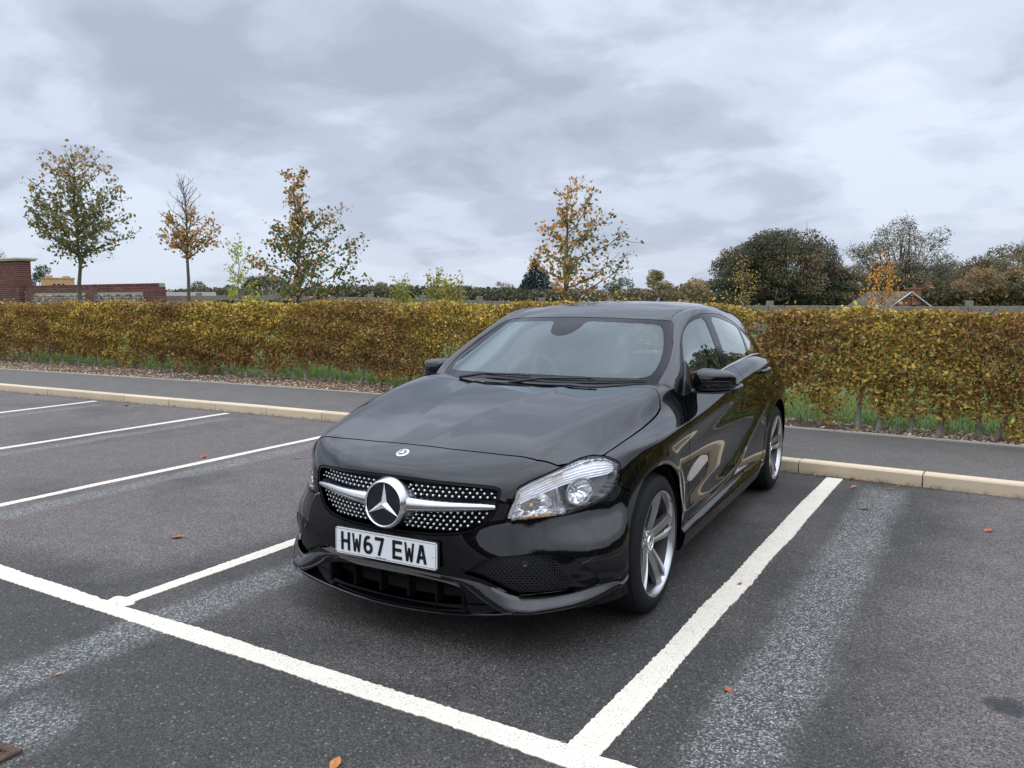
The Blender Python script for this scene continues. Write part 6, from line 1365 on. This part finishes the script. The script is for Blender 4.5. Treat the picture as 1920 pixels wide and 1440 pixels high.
# ================================================================= buildings far off
ROOFG = simple('grey_brown_roof_tiles', (.085, .075, .068), .9, nscale=8, var=.3); ROOFR = simple('red_brown_roof_tiles', (.14, .075, .055), .9, nscale=8, var=.3); WHITE = simple('white_bargeboard', (.50, .50, .49), .7); BRW = simple('far_brick', (.21, .095, .065), .9, nscale=6, var=.2); FELT = simple('pale_sheet_roof', (.17, .15, .135), .8, nscale=4)
def house(name, label, x, y, w, d, eave, apex, rz, roof, wall, cat='house', gable=True, chimney=None):
    g = float(ground_z(y)); R_ = empty(name, (x, y, g), rz); tag(R_, label, cat); e, a = eave - g, apex - g; m = MB()
    m.add([(-w/2, -d/2, 0), (w/2, -d/2, 0), (w/2, d/2, 0), (-w/2, d/2, 0), (-w/2, -d/2, e), (w/2, -d/2, e), (w/2, d/2, e), (-w/2, d/2, e)] + ([(0, -d/2, a), (0, d/2, a)] if gable else [(-w/2, 0, a), (w/2, 0, a)]),
          [(0, 1, 5, 4), (1, 2, 6, 5), (2, 3, 7, 6), (3, 0, 4, 7)] + ([(4, 5, 8), (6, 7, 9)] if gable else [(7, 4, 8), (5, 6, 9)])); m.build('wall', wall, R_, fix=True)
    m = MB(); o = .35; t_ = .16
    if gable:
        sl = (a - e) / (w / 2)
        for s in (1, -1): m.add([(s * (w/2 + o), yy, e - o * sl + z) for yy in (-d/2 - o, d/2 + o) for z in (0, t_)] + [(0, yy, a + z) for yy in (-d/2 - o, d/2 + o) for z in (0.02, t_)], [(0, 1, 5, 4), (2, 6, 7, 3), (1, 3, 7, 5), (0, 4, 6, 2), (0, 2, 3, 1)])
    else:
        sl = (a - e) / (d / 2)
        for s in (1, -1): m.add([(xx, s * (d/2 + o), e - o * sl + z) for xx in (-w/2 - o, w/2 + o) for z in (0, t_)] + [(xx, 0, a + z) for xx in (-w/2 - o, w/2 + o) for z in (0.02, t_)], [(0, 1, 5, 4), (2, 6, 7, 3), (1, 3, 7, 5), (0, 4, 6, 2), (0, 2, 3, 1)])
    rf = m.build('roof', roof, R_, fix=True)
    if gable:
        m = MB()
        for s in (1, -1): m.tube([(s * (w/2 + o), -d/2 - o - .05, e - o * sl + .02), (0, -d/2 - o - .05, a + .05)], .075, 4)
        m.build('bargeboard', WHITE, R_)
    if chimney: m = MB(); m.box((chimney[0], chimney[1], a + chimney[2] / 2 - .6), (1.0, .8, chimney[2] + 1.2)); m.box((chimney[0], chimney[1], a + chimney[2] + .05), (1.2, 1.0, .18)); m.tube([(chimney[0], chimney[1], a + chimney[2] + .1), (chimney[0], chimney[1], a + chimney[2] + .5)], .16, 8); m.build('chimney', wall, R_, fix=True)
    return R_
house('bungalow', 'brick bungalow with white edged gable showing above the hedge at the right', -8.6, 89.0, 5.2, 6.4, .30, 1.95, .72, ROOFG, BRW, 'house', True, (.7, -3.0, .35))
house('house', 'long dark grey roof among the shrubs left of the car', -80.0, 100.0, 12.5, 7, .9, 2.7, .67, ROOFG, BRW, 'house', False)
house('house', 'second dark roof just right of the long grey roof', -66.0, 104.0, 7.5, 7, .9, 2.5, .56, ROOFG, BRW, 'house', False)
house('shed', 'pale sheet roofed shed behind the fence under the spire shaped tree', -49.0, 45.0, 2.8, 3, 1.50, 1.90, .82, FELT, BRW, 'shed', False)
house('house', 'low grey roofed building behind the fence right of the brick wall', -62.0, 46.0, 4.6, 5, 1.35, 2.06, .92, ROOFG, BRW, 'house', False)
house('house', 'low red brown roofed building behind the fence left of the spire tree', -56.0, 46.5, 3.4, 5, 1.35, 2.0, .87, ROOFR, BRW, 'house', False)
house('shed', 'pale low shed roof close to the right end of the brick wall', -32.5, 23.0, 2.3, 2, 1.38, 1.66, .93, FELT, BRW, 'shed', False)
CH = empty('tan_chimney_stack', (-57.0, 31.0, .1), 1.05); tag(CH, 'square tan block with three dark holes rising above the brick wall', 'chimney'); TAN = simple('tan_render', (.46, .29, .16), .9, nscale=6, var=.15)
m = MB(); m.box((0, 0, 1.45), (2.1, 1.2, 2.9)); m.box((0, 0, 2.93), (2.2, 1.3, .07)); m.build('stack', TAN, CH); m = MB(); m.box((-.55, 0, 3.05), (.5, .5, .18)); m.box((.55, 0, 3.02), (.5, .5, .14)); m.build('cap', TAN, CH)
for x in (-.22, .06, .34):
    m = MB(); k = 14; m.add([(x + .10 * math.cos(a), -.604, 2.42 + .12 * math.sin(a)) for a in np.linspace(0, 6.283, k, endpoint=False)], [tuple(range(k))]); m.build('vent_hole', DARK, CH)
# ---- woodland and kerb behind the camera's right shoulder, seen mirrored in the car's flank
def wood(x0, y0, x1, y1, h, n, seed):
    u = rng.random(n); hh = h * (1 + .28 * vnoise(u[:, None], 9, seed) + .12 * vnoise(u[:, None], 40, seed + 1)); P = np.stack([x0 + (x1 - x0) * u + rng.normal(0, 1.2, n), y0 + (y1 - y0) * u + rng.normal(0, 1.2, n), hh * rng.random(n) ** .8], 1)
    V, F, C = leaf_cards(P, rng.uniform(.4, .9, n), palette(DG + OL, [1] * 7, n), .8, 0, 0, 1); tag(mesh_obj('woodland', V, F, LEAF, col=C, kind='stuff'), 'dark wood beyond the car park, seen only in reflections', 'woodland', 'woods around the car park')
wood(26, 40, 26, -45, 6.0, 24000, 3); wood(8.5, 26, 34, 32, 5.2, 26000, 13); wood(9.0, 28, 14, 80, 6.2, 16000, 23); wood(30, -45, -45, -48, 3.6, 22000, 8)
